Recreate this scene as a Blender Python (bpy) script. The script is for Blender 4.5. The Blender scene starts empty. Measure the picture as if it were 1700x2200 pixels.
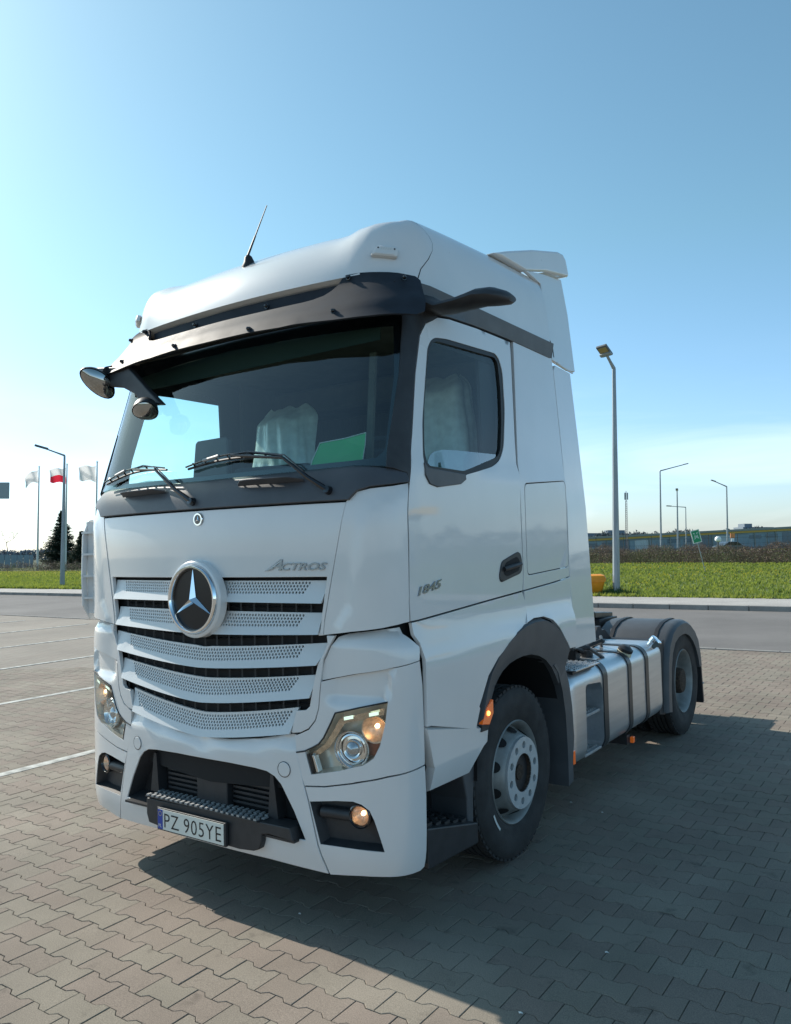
import bpy, bmesh, math, random
from mathutils import Vector, Matrix, noise
from mathutils.geometry import delaunay_2d_cdt
PI = math.pi
random.seed(7)
SC = bpy.context.scene
COL = SC.collection

# ------------------------------------------------------------------ camera
def basis(yaw, pitch, roll):
    f = Vector((math.sin(yaw)*math.cos(pitch), math.cos(yaw)*math.cos(pitch), math.sin(pitch)))
    r = f.cross(Vector((0, 0, 1))).normalized(); u = r.cross(f)
    c, s = math.cos(roll), math.sin(roll)
    return c*r+s*u, -s*r+c*u, f
cd = bpy.data.cameras.new('camera'); cam = bpy.data.objects.new('camera', cd); COL.objects.link(cam)
r_, u_, f_ = basis(-0.6042, 0.0429, -0.0266)
M3 = Matrix((r_, u_, -f_)).transposed()
cam.matrix_world = Matrix.Translation((3.4117, -2.9986, 1.8768)) @ M3.to_4x4()
cd.sensor_fit = 'HORIZONTAL'; cd.sensor_width = 36; cd.lens = 36*1736.76/1700
cd.clip_start = .05; cd.clip_end = 3000
SC.camera = cam
# ------------------------------------------------------------------ light
SUN_EL, SUN_AZ = math.radians(36.5), math.radians(-87)      # azimuth from +Y towards +X
L = Vector((math.sin(SUN_AZ)*math.cos(SUN_EL), math.cos(SUN_AZ)*math.cos(SUN_EL), math.sin(SUN_EL)))
w = bpy.data.worlds.new('World'); SC.world = w; w.use_nodes = True
nt = w.node_tree; nt.nodes.clear()
sky = nt.nodes.new('ShaderNodeTexSky'); sky.sky_type = 'NISHITA'; sky.sun_disc = False
sky.sun_elevation = SUN_EL; sky.sun_rotation = SUN_AZ
sky.air_density = 1.0; sky.dust_density = 0.7; sky.ozone_density = 2.5
bg = nt.nodes.new('ShaderNodeBackground'); bg.inputs[1].default_value = 0.15
out = nt.nodes.new('ShaderNodeOutputWorld')
tc = nt.nodes.new('ShaderNodeTexCoord')
mp = nt.nodes.new('ShaderNodeMapping'); mp.inputs['Scale'].default_value = (1.6, 1.6, 9.0); mp.inputs['Location'].default_value = (.4, .1, .0)
nz = nt.nodes.new('ShaderNodeTexNoise'); nz.inputs['Scale'].default_value = 1.7; nz.inputs['Detail'].default_value = 7; nz.inputs['Roughness'].default_value = .52; nz.inputs['Distortion'].default_value = .5
rp = nt.nodes.new('ShaderNodeMapRange'); rp.inputs[1].default_value = .42; rp.inputs[2].default_value = .72
sep = nt.nodes.new('ShaderNodeSeparateXYZ')
band = nt.nodes.new('ShaderNodeMapRange'); band.inputs[1].default_value = .24; band.inputs[2].default_value = .06; band.interpolation_type = 'SMOOTHSTEP'
mu = nt.nodes.new('ShaderNodeMath'); mu.operation = 'MULTIPLY'
mu2 = nt.nodes.new('ShaderNodeMath'); mu2.operation = 'MULTIPLY'; mu2.inputs[1].default_value = .30
mix = nt.nodes.new('ShaderNodeMix'); mix.data_type = 'RGBA'; mix.inputs[7].default_value = (9.0, 9.4, 9.6, 1)
tint = nt.nodes.new('ShaderNodeMix'); tint.data_type = 'RGBA'; tint.blend_type = 'MULTIPLY'; tint.inputs[0].default_value = 1; tcol = nt.nodes.new('ShaderNodeMix'); tcol.data_type = 'RGBA'; tcol.inputs[6].default_value = (.80, .93, 1.17, 1); tcol.inputs[7].default_value = (.81, 1.03, .90, 1)
lk = nt.links.new
lk(tc.outputs['Generated'], mp.inputs[0]); lk(mp.outputs[0], nz.inputs['Vector']); lk(nz.outputs[0], rp.inputs[0])
lk(tc.outputs['Generated'], sep.inputs[0]); lk(sep.outputs[2], band.inputs[0])
lk(rp.outputs[0], mu.inputs[0]); lk(band.outputs[0], mu.inputs[1]); lk(mu.outputs[0], mu2.inputs[0])
tr_ = nt.nodes.new('ShaderNodeMapRange'); tr_.inputs[1].default_value = 0; tr_.inputs[2].default_value = .35; lk(sep.outputs[2], tr_.inputs[0]); lk(tr_.outputs[0], tcol.inputs[0]); lk(tcol.outputs[2], tint.inputs[7])
lk(sky.outputs[0], tint.inputs[6]); lk(tint.outputs[2], mix.inputs[6]); lk(mu2.outputs[0], mix.inputs[0])
lk(mix.outputs[2], bg.inputs[0]); lk(bg.outputs[0], out.inputs[0])
sl = bpy.data.lights.new('sun', 'SUN'); sun = bpy.data.objects.new('sun', sl); COL.objects.link(sun)
sl.energy = 4.8; sl.angle = math.radians(.53); sl.color = (1, .93, .83)
sun.rotation_euler = (-L).to_track_quat('-Z', 'Y').to_euler(); sun.location = (-20, 0, 20)
SC.view_settings.view_transform = 'Standard'; SC.view_settings.look = 'None'
SC.view_settings.exposure = 0.3; SC.view_settings.gamma = 1; SC.view_settings.use_curve_mapping = False
UP = Vector((.0218, .0152, .9996)).normalized()              # gravity's up: the paved lot is slightly tilted
TILT = Vector((0, 0, 1)).rotation_difference(UP)

# ------------------------------------------------------------------ materials
def mat(name, col, rough=.5, metal=0, coat=0, noise_amt=0, noise_scale=20, bump=0, bump_scale=200, emit=None, emit_s=0, spec=.5, alpha=1, trans=0, coat_rough=.03, col2=None, stretch=None):
    m = bpy.data.materials.new(name); m.use_nodes = True
    n = m.node_tree.nodes; b = n['Principled BSDF']; l = m.node_tree.links.new
    b.inputs['Base Color'].default_value = (*col, 1); b.inputs['Roughness'].default_value = rough
    b.inputs['Metallic'].default_value = metal; b.inputs['Coat Weight'].default_value = coat
    b.inputs['Coat Roughness'].default_value = coat_rough
    b.inputs['Specular IOR Level'].default_value = spec
    b.inputs['Transmission Weight'].default_value = trans
    if emit: b.inputs['Emission Color'].default_value = (*emit, 1); b.inputs['Emission Strength'].default_value = emit_s
    t = n.new('ShaderNodeTexCoord')
    src = t.outputs['Object']
    if stretch:
        mp_ = n.new('ShaderNodeMapping'); mp_.inputs['Scale'].default_value = stretch; l(src, mp_.inputs[0]); src = mp_.outputs[0]
    if noise_amt or col2:
        x = n.new('ShaderNodeTexNoise'); x.inputs['Scale'].default_value = noise_scale; x.inputs['Detail'].default_value = 6
        l(src, x.inputs['Vector'])
        c = n.new('ShaderNodeMix'); c.data_type = 'RGBA'
        c.inputs[6].default_value = (*col, 1)
        c.inputs[7].default_value = (*(col2 or tuple(v*(1-noise_amt) for v in col)), 1)
        r = n.new('ShaderNodeMapRange'); r.inputs[1].default_value = .35; r.inputs[2].default_value = .65
        l(x.outputs[0], r.inputs[0]); l(r.outputs[0], c.inputs[0]); l(c.outputs[2], b.inputs['Base Color'])
        r2 = n.new('ShaderNodeMapRange'); r2.inputs[3].default_value = rough; r2.inputs[4].default_value = min(1, rough*1.25+.02)
        l(x.outputs[0], r2.inputs[0]); l(r2.outputs[0], b.inputs['Roughness'])
    if bump:
        x = n.new('ShaderNodeTexNoise'); x.inputs['Scale'].default_value = bump_scale; x.inputs['Detail'].default_value = 5
        l(src, x.inputs['Vector'])
        bp = n.new('ShaderNodeBump'); bp.inputs['Strength'].default_value = bump; bp.inputs['Distance'].default_value = .01
        l(x.outputs[0], bp.inputs['Height']); l(bp.outputs[0], b.inputs['Normal'])
    return m
def glass(name, tint=(.8, .93, .88), f0=.06, rough=0.0):
    m = bpy.data.materials.new(name); m.use_nodes = True
    n = m.node_tree.nodes; n.clear(); l = m.node_tree.links.new
    o = n.new('ShaderNodeOutputMaterial'); tr = n.new('ShaderNodeBsdfTransparent'); gl = n.new('ShaderNodeBsdfGlossy'); mx = n.new('ShaderNodeMixShader')
    lw = n.new('ShaderNodeLayerWeight'); lw.inputs[0].default_value = .5
    pw = n.new('ShaderNodeMath'); pw.operation = 'POWER'; pw.inputs[1].default_value = 4.5; l(lw.outputs['Facing'], pw.inputs[0])
    fr = n.new('ShaderNodeMapRange'); fr.inputs[3].default_value = f0; fr.inputs[4].default_value = 1; l(pw.outputs[0], fr.inputs[0])
    tr.inputs[0].default_value = (*tint, 1); gl.inputs['Roughness'].default_value = rough
    l(fr.outputs[0], mx.inputs[0]); l(tr.outputs[0], mx.inputs[1]); l(gl.outputs[0], mx.inputs[2]); l(mx.outputs[0], o.inputs[0])
    return m
PAINT = mat('white_paint', (.70, .70, .69), .25, coat=1, noise_amt=.04, noise_scale=3, coat_rough=.04)
PERF = mat('white_plastic', (.66, .665, .655), .4, coat=.3)
DARK = mat('dark_plastic', (.030, .031, .034), .42, noise_amt=.25, noise_scale=15, bump=.05, bump_scale=600)
GREYPL = mat('grey_plastic', (.085, .090, .097), .40, noise_amt=.18, noise_scale=6, bump=.08, bump_scale=500)
COWL = mat('cowl_plastic', (.072, .074, .082), .34, noise_amt=.15, noise_scale=8, bump=.04, bump_scale=500)
VISOR = mat('visor_plastic', (.026, .031, .040), .48, noise_amt=.2, noise_scale=10, spec=.16)
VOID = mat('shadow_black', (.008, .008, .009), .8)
DISCB = mat('badge_black', (.006, .006, .008), .28, spec=.35)
GLOSSB = mat('gloss_black', (.008, .008, .010), .12, coat=.5)
RUB = mat('tyre_rubber', (.036, .035, .035), .72, noise_amt=.35, noise_scale=9, bump=.2, bump_scale=90)
SEAL = mat('rubber_seal', (.012, .012, .014), .5)
TEXTM = mat('letter_metal', (.30, .34, .38), .22, metal=.9)
CHROME = mat('chrome', (.82, .84, .86), .08, metal=1)
STEELW = mat('painted_wheel_steel', (.30, .31, .30), .45, metal=.35, noise_amt=.22, noise_scale=14, bump=.08)
ALUR = mat('wheel_ring_grey', (.52, .55, .56), .42, metal=.3, noise_amt=.12, noise_scale=20)
RUST = mat('rusty_hub', (.07, .045, .03), .8, noise_amt=.6, noise_scale=60, bump=.5)
ALU = mat('brushed_aluminium', (.66, .68, .70), .30, metal=.85, noise_amt=.10, noise_scale=30, bump=.05, bump_scale=60, stretch=(1, .06, 1))
ALUD = mat('dull_aluminium', (.42, .43, .43), .5, metal=.5, noise_amt=.2, noise_scale=20)
STRAP = mat('strap_steel', (.05, .052, .055), .35, metal=.3)
REFL = mat('lamp_reflector', (.75, .70, .62), .13, metal=1, noise_amt=.25, noise_scale=40)
REFLB = mat('lamp_bezel_beige', (.80, .74, .63), .25, metal=.35)
BULB = mat('lit_bulb', (1, .7, .4), .3, emit=(1, .66, .36), emit_s=6)
WARMREFL = mat('warm_lit_reflector', (.90, .68, .50), .25, metal=.7, noise_amt=.35, noise_scale=50)  # warm glow of the lit bulbs put into the reflector colour
DRL = mat('daytime_strip', (.8, .9, .8), .3, emit=(.75, 1, .8), emit_s=.8)
AMBER = mat('amber_lens', (.85, .16, .02), .15, coat=1, emit=(1, .2, .02), emit_s=.12)
AMBERL = mat('amber_bulb', (1, .5, .1), .3, emit=(1, .5, .12), emit_s=2.5)
LENS = glass('lamp_lens', (.93, .93, .91))
WIND = glass('windscreen_glass', (.76, .95, .93), f0=.105)
SIDEG = glass('side_glass', (.82, .93, .90), f0=.055)
SKYPATCHG = glass('sky_patch_glass', (.55, .65, .63), f0=.38)  # strongly reflecting glass for the added sky patch in the door window
GREEN = mat('green_card', (.01, .36, .09), .45, coat=.2)
WHITEC = mat('white_edge_card', (.6, .62, .6), .6)
PROJ = mat('projector_glass', (.45, .50, .55), .04, metal=.8)
LINING = mat('cab_lining', (.11, .098, .08), .85, noise_amt=.2, noise_scale=8)
SEATM = mat('seat_fabric', (.03, .03, .035), .9)
DASH = mat('dashboard_plastic', (.13, .135, .115), .6, noise_amt=.15, noise_scale=10)
COVER = mat('plastic_film', (.66, .72, .68), .28, noise_amt=.2, noise_scale=18, bump=.5, bump_scale=14, coat=.4)
PLATEW = mat('plate_white', (.72, .73, .66), .35)
PLATEB = mat('plate_blue', (.02, .06, .35), .35)
BLACKP = mat('print_black', (.01, .01, .01), .5)
GALV = mat('galvanised_steel', (.30, .34, .36), .42, metal=.45, noise_amt=.2, noise_scale=3, stretch=(4, 4, .4))
LAMPH = mat('lamp_head_grey', (.10, .11, .12), .4)
FLOODL = mat('flood_lens_yellow', (.30, .23, .09), .3)

# ------------------------------------------------------------------ mesh helpers
def finish(o, parent=None, label=None):
    COL.objects.link(o)
    if parent: o.parent = parent
    if label: o['label'] = label
    return o
def mesh(name, verts, faces, m, parent=None, smooth=True, angle=35, bevel=0, label=None, mats=None, fmat=None, recalc=False, kind=None):
    me = bpy.data.meshes.new(name); me.from_pydata([tuple(v) for v in verts], [], faces)
    for mm in (mats or [m]): me.materials.append(mm)
    if fmat: me.polygons.foreach_set('material_index', fmat)
    bm = bmesh.new(); bm.from_mesh(me)
    if recalc: bmesh.ops.recalc_face_normals(bm, faces=bm.faces)
    if smooth:
        ca = math.radians(angle)
        for f in bm.faces: f.smooth = True
        for e in bm.edges:
            if len(e.link_faces) == 2 and e.calc_face_angle(0) > ca: e.smooth = False
    bm.to_mesh(me); bm.free()
    o = bpy.data.objects.new(name, me)
    if bevel:
        b = o.modifiers.new('b', 'BEVEL'); b.width = bevel; b.segments = 2; b.limit_method = 'ANGLE'; b.angle_limit = math.radians(40); b.harden_normals = True
    if kind: o['kind'] = kind
    return finish(o, parent, label)
class MB:
    def __init__(s): s.v = []; s.f = []; s.m = []
    def add(s, vs, fs, mi=0):
        n = len(s.v); s.v += [Vector(v) for v in vs]; s.f += [tuple(i+n for i in f) for f in fs]; s.m += [mi]*len(fs); return s
    def box(s, a, b, mi=0):
        x0, y0, z0 = a; x1, y1, z1 = b
        return s.add([(x0,y0,z0),(x1,y0,z0),(x1,y1,z0),(x0,y1,z0),(x0,y0,z1),(x1,y0,z1),(x1,y1,z1),(x0,y1,z1)],
                     [(0,3,2,1),(4,5,6,7),(0,1,5,4),(1,2,6,5),(2,3,7,6),(3,0,4,7)], mi)
    def tube(s, pts, r, n=8, mi=0, cap=True):
        pts = [Vector(p) for p in pts]; rs = r if isinstance(r, (list, tuple)) else [r]*len(pts)
        rings = []; prev = None
        for i, p in enumerate(pts):
            t = (pts[min(i+1, len(pts)-1)]-pts[max(i-1, 0)]).normalized()
            if prev is None:
                a = t.cross(Vector((0, 0, 1)))
                if a.length < 1e-3: a = t.cross(Vector((0, 1, 0)))
            else: a = prev-t*prev.dot(t)
            a.normalize(); b = t.cross(a); prev = a
            rings.append([p+(a*math.cos(2*PI*k/n)+b*math.sin(2*PI*k/n))*rs[i] for k in range(n)])
        base = len(s.v)
        for rg in rings: s.v += rg
        for i in range(len(rings)-1):
            for k in range(n):
                s.f.append((base+i*n+k, base+i*n+(k+1) % n, base+(i+1)*n+(k+1) % n, base+(i+1)*n+k)); s.m.append(mi)
        if cap:
            s.f.append(tuple(base+k for k in range(n))[::-1]); s.m.append(mi)
            s.f.append(tuple(base+(len(rings)-1)*n+k for k in range(n))); s.m.append(mi)
        return s
    def lathe(s, prof, axis, center, n=32, mi=0, closed=False):
        """prof: (radius, along) pairs; axis: unit vector"""
        ax = Vector(axis).normalized(); a = ax.cross(Vector((0, 0, 1)))
        if a.length < 1e-3: a = ax.cross(Vector((0, 1, 0)))
        a.normalize(); b = ax.cross(a); c = Vector(center); base = len(s.v)
        for (r, h) in prof:
            for k in range(n):
                t = 2*PI*k/n; s.v.append(c+ax*h+(a*math.cos(t)+b*math.sin(t))*r)
        m_ = len(prof)
        for i in range(m_ if closed else m_-1):
            j = (i+1) % m_
            for k in range(n):
                s.f.append((base+i*n+k, base+i*n+(k+1) % n, base+j*n+(k+1) % n, base+j*n+k)); s.m.append(mi)
        return s
    def prism(s, poly, d0, d1, fn, mi=0):
        """poly 2D; fn(a,b,d)->3D"""
        n = len(poly); base = len(s.v)
        s.v += [Vector(fn(a, b, d0)) for a, b in poly]+[Vector(fn(a, b, d1)) for a, b in poly]
        s.f.append(tuple(base+i for i in range(n))); s.f.append(tuple(base+n+i for i in reversed(range(n)))); s.m += [mi, mi]
        for i in range(n):
            j = (i+1) % n; s.f.append((base+j, base+i, base+n+i, base+n+j)); s.m.append(mi)
        return s
    def grid(s, fn, us, vs, mi=0, flip=False):
        base = len(s.v); nv = len(vs)
        for a in us:
            for b in vs: s.v.append(Vector(fn(a, b)))
        for i in range(len(us)-1):
            for j in range(nv-1):
                q = (base+i*nv+j, base+(i+1)*nv+j, base+(i+1)*nv+j+1, base+i*nv+j+1)
                s.f.append(q[::-1] if flip else q); s.m.append(mi)
        return s
    def build(s, name, m, parent=None, mats=None, **k):
        k.setdefault('recalc', True)
        return mesh(name, s.v, s.f, m, parent, mats=mats, fmat=s.m if mats else None, **k)
def lin(a, b, n): return [a+(b-a)*i/(n-1) for i in range(n)]
def thing(name, label, cat, loc=(0, 0, 0), group=None):
    o = bpy.data.objects.new(name, None); COL.objects.link(o); o.location = loc
    o['label'] = label; o['category'] = cat
    if group: o['group'] = group
    return o
def tag(o, label, cat, group=None, kind=None):
    o['label'] = label; o['category'] = cat
    if group: o['group'] = group
    if kind: o['kind'] = kind
    return o

# ------------------------------------------------------------------ cab skin: (u, z) -> 3D
def interp(t, pts):
    if t <= pts[0][0]: return pts[0][1]
    for (a, b), (c, d) in zip(pts, pts[1:]):
        if t <= c: return b+(d-b)*(t-a)/(c-a)
    return pts[-1][1]
WP = [(0, 1.245), (1.33, 1.25), (1.50, 1.222), (2.28, 1.222), (2.34, 1.21), (3.1, 1.155), (3.3, 1.135)]
YP = [(0, .03), (2.05, .035), (2.15, .05), (2.35, .10), (3.05, .31), (3.3, .36)]
UA, UB, UR, YR = .98, 1.34, 3.27, 2.25
def base(z):
    W = interp(z, WP); Y0 = (interp(z-.05, YP)+interp(z, YP)+interp(z+.05, YP))/3; xa = W-.25; ya = Y0+.09*xa*xa
    return W, Y0, xa, ya, ya+.25
def wrap(u, z):
    s = 1 if u >= 0 else -1; u = abs(u)
    W, Y0, xa, ya, ys = base(z)
    if u <= UA:
        x = u*xa/UA; return s*x, Y0+.09*x*x, z
    if u <= UB:
        t = (u-UA)/(UB-UA); m = .18*xa; k = .19
        P = ((xa, ya), (xa+k, ya+k*m), (W, ys-.14), (W, ys)); c = ((1-t)**3, 3*t*(1-t)**2, 3*t*t*(1-t), t**3)
        return s*sum(a*p[0] for a, p in zip(c, P)), sum(a*p[1] for a, p in zip(c, P)), z
    return s*W, ys+(YR-ys)*(u-UB)/(UR-UB), z
def normal(u, z):
    e = 2e-3
    p = Vector(wrap(u+e, z))-Vector(wrap(u-e, z)); q = Vector(wrap(u, z+e))-Vector(wrap(u, z-e))
    return p.cross(q).normalized()
def wo(u, z, o=0):
    return Vector(wrap(u, z))+normal(u, z)*o
def U(y, z):
    ys = base(z)[4]
    if y >= ys: return UB+(y-ys)/(YR-ys)*(UR-UB)
    lo, hi = UA, UB
    for _ in range(30):
        m = (lo+hi)/2
        if wrap(m, z)[1] < y: lo = m
        else: hi = m
    return lo
def adj(y, z):
    # the outlines were measured on the widest side plane; move them onto the skin
    W = interp(z, WP); t = (W-3.4117)/(1.245-3.4117)
    return min(YR+.003, -2.9986+t*(y+2.9986)), 1.8768+t*(z-1.8768)
def side(pts): return [(U(*q), q[1]) for q in (adj(y, z) for y, z in dens(pts, .12))]
def dens(pts, step):
    o = []
    for i, p in enumerate(pts):
        q = pts[(i+1) % len(pts)]; n = max(1, int(math.dist(p, q)/step))
        for k in range(n): o.append((p[0]+(q[0]-p[0])*k/n, p[1]+(q[1]-p[1])*k/n))
    return o
def rnd(pts, r=.03, n=4):
    """round the corners of a polygon"""
    o = []; N = len(pts)
    for i in range(N):
        p = Vector(pts[i]); a = Vector(pts[i-1]); b = Vector(pts[(i+1) % N])
        d1 = (a-p); d2 = (b-p); rr = min(r, d1.length*.45, d2.length*.45)
        s = p+d1.normalized()*rr; e = p+d2.normalized()*rr
        for k in range(n+1):
            t = k/n; q = s*(1-t)**2+p*2*t*(1-t)+e*t*t; o.append((q.x, q.y))
    return o
def pip(x, y, poly):
    c = False; j = len(poly)-1
    for i in range(len(poly)):
        xi, yi = poly[i]; xj, yj = poly[j]
        if (yi > y) != (yj > y) and x < (xj-xi)*(y-yi)/(yj-yi)+xi: c = not c
        j = i
    return c
def sym(pts): return pts+[(-a, b) for a, b in reversed(pts) if abs(a) > 1e-6]
def bdist(x, y, poly):
    d = 9
    for i in range(len(poly)):
        (ax, ay), (bx, by) = poly[i-1], poly[i]
        dx, dy = bx-ax, by-ay; L2 = dx*dx+dy*dy or 1e-12; t = max(0, min(1, ((x-ax)*dx+(y-ay)*dy)/L2))
        d = min(d, math.hypot(x-ax-t*dx, y-ay-t*dy))
    return d
def tri2d(outer, holes, gu, gv, sub):
    loops = [dens(outer, sub)]+[dens(h, sub) if len(h) != 8 else list(h) for h in holes]
    vs, ed, lid = [], [], []
    for li, lp in enumerate(loops):
        b = len(vs); vs += [Vector(p) for p in lp]; lid += [li]*len(lp)
        ed += [(b+i, b+(i+1) % len(lp)) for i in range(len(lp))]
    if gu:
        big = [h for h in loops[1:] if len(h) > 8]
        x0 = min(p[0] for p in outer); x1 = max(p[0] for p in outer); y0 = min(p[1] for p in outer); y1 = max(p[1] for p in outer)
        x = math.floor(x0/gu)*gu
        while x < x1:
            y = math.floor(y0/gv)*gv
            while y < y1:
                if pip(x, y, loops[0]) and not any(pip(x, y, h) for h in big) and bdist(x, y, loops[0]) > gu*.4 and all(bdist(x, y, h) > gu*.4 for h in big):
                    vs.append(Vector((x, y))); lid.append(-1)
                y += gv
            x += gu
    V, E_, F_, ov, oe, of = delaunay_2d_cdt(vs, ed, [], 0, 1e-7)
    nl = [lid[o[0]] if o else -1 for o in ov]
    T = []
    for f in F_:
        a, b, c = f
        cx = (V[a].x+V[b].x+V[c].x)/3; cy = (V[a].y+V[b].y+V[c].y)/3
        la = nl[a]
        if la > 0 and la == nl[b] == nl[c] and pip(cx, cy, loops[la]): continue
        if la == 0 and nl[b] == 0 and nl[c] == 0 and not pip(cx, cy, loops[0]): continue
        ar = (V[b].x-V[a].x)*(V[c].y-V[a].y)-(V[c].x-V[a].x)*(V[b].y-V[a].y)
        if abs(ar) < 1e-10: continue
        T.append((a, b, c) if ar > 0 else (a, c, b))
    # boundary edges of kept triangles
    cnt = {}
    for t in T:
        for i in range(3):
            e = (t[i], t[(i+1) % 3]); cnt[e] = 1
    bd = [e for e in cnt if (e[1], e[0]) not in cnt]
    return V, T, bd
def panel(name, outer, m, parent, holes=(), off=0, th=.022, g=.07, gv=None, relief=None, both=False, bevel=.003, fn=None, label=None, sub=.06, mirror_only=False, angle=32):
    V, T, bd = tri2d(outer, list(holes), g, gv or g, sub)
    pos = fn or wo
    rel = relief or (lambda u, z: 0)
    n = len(V)
    F = [pos(v.x, v.y, off+rel(v.x, v.y)) for v in V]
    vmap = {}; B = []
    for a, b in bd:
        for k in (a, b):
            if k not in vmap:
                vmap[k] = n+len(B); B.append(pos(V[k].x, V[k].y, off+rel(V[k].x, V[k].y)-th))
    vs = F+B; fs = list(T)+[(b, a, vmap[a], vmap[b]) for a, b in bd]
    o = []
    if not mirror_only: o.append(mesh(name, vs, fs, m, parent, bevel=bevel, angle=angle, label=label))
    if both or mirror_only:
        vs2 = [Vector((-v[0], v[1], v[2])) for v in vs]
        o.append(mesh(name, vs2, [tuple(reversed(f)) for f in fs], m, parent, bevel=bevel, angle=angle))
    return o
def circ(cx, cy, r, n=24, ph=0): return [(cx+r*math.cos(2*PI*k/n+ph), cy+r*math.sin(2*PI*k/n+ph)) for k in range(n)]

# ================================================================== SETTING
from mathutils import Euler
def flat(name, poly, z, m, kind='structure', parent=None):
    o = mesh(name, [(x, y, z) for x, y in poly], [tuple(range(len(poly)))], m, parent, smooth=False)
    if kind: o['kind'] = kind
    return o
def ground_mat(name, c1, c2, c3=None, scale=.6, fine=60, rough=.9, bump=.3, bumpscale=120):
    m = bpy.data.materials.new(name); m.use_nodes = True
    n = m.node_tree.nodes; b = n['Principled BSDF']; l = m.node_tree.links.new
    t = n.new('ShaderNodeTexCoord'); a = n.new('ShaderNodeTexNoise'); a.inputs['Scale'].default_value = scale; a.inputs['Detail'].default_value = 8; a.inputs['Roughness'].default_value = .6
    f = n.new('ShaderNodeTexNoise'); f.inputs['Scale'].default_value = fine; f.inputs['Detail'].default_value = 4
    l(t.outputs['Object'], a.inputs['Vector']); l(t.outputs['Object'], f.inputs['Vector'])
    r = n.new('ShaderNodeMapRange'); r.inputs[1].default_value = .35; r.inputs[2].default_value = .68
    x = n.new('ShaderNodeMix'); x.data_type = 'RGBA'; x.inputs[6].default_value = (*c1, 1); x.inputs[7].default_value = (*c2, 1)
    l(a.outputs[0], r.inputs[0]); l(r.outputs[0], x.inputs[0])
    y = n.new('ShaderNodeMix'); y.data_type = 'RGBA'; y.blend_type = 'MULTIPLY'; y.inputs[0].default_value = .55
    r2 = n.new('ShaderNodeMapRange'); r2.inputs[1].default_value = .3; r2.inputs[2].default_value = .7; r2.inputs[3].default_value = .55; r2.inputs[4].default_value = 1.25
    l(f.outputs[0], r2.inputs[0]); l(x.outputs[2], y.inputs[6]); l(r2.outputs[0], y.inputs[7]); l(y.outputs[2], b.inputs['Base Color'])
    b.inputs['Roughness'].default_value = rough; b.inputs['Specular IOR Level'].default_value = .3
    if bump:
        bp = n.new('ShaderNodeBump'); bp.inputs['Strength'].default_value = bump; bp.inputs['Distance'].default_value = .006
        f2 = n.new('ShaderNodeTexNoise'); f2.inputs['Scale'].default_value = bumpscale; f2.inputs['Detail'].default_value = 4
        l(t.outputs['Object'], f2.inputs['Vector']); l(f2.outputs[0], bp.inputs['Height']); l(bp.outputs[0], b.inputs['Normal'])
    return m
GROUNDM = ground_mat('far_field', (.05, .07, .03), (.08, .09, .04), scale=.02, fine=.5, bump=0)
SAND = ground_mat('joint_sand', (.10, .09, .075), (.14, .125, .10), scale=3, fine=200)
SATIN = mat('satin_black', (.012, .012, .013), .55)
ASPH = ground_mat('asphalt', (.150, .141, .134), (.205, .193, .183), scale=.35, fine=90, bump=.5)
KERBM = ground_mat('kerb_concrete', (.22, .21, .20), (.30, .29, .27), scale=2, fine=60)
WALKM = ground_mat('pale_pavement', (.36, .34, .32), (.44, .42, .39), scale=1, fine=25)
GRASSB = ground_mat('turf_soil', (.08, .12, .022), (.13, .165, .03), scale=.4, fine=14, bump=.6, bumpscale=20)
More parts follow.
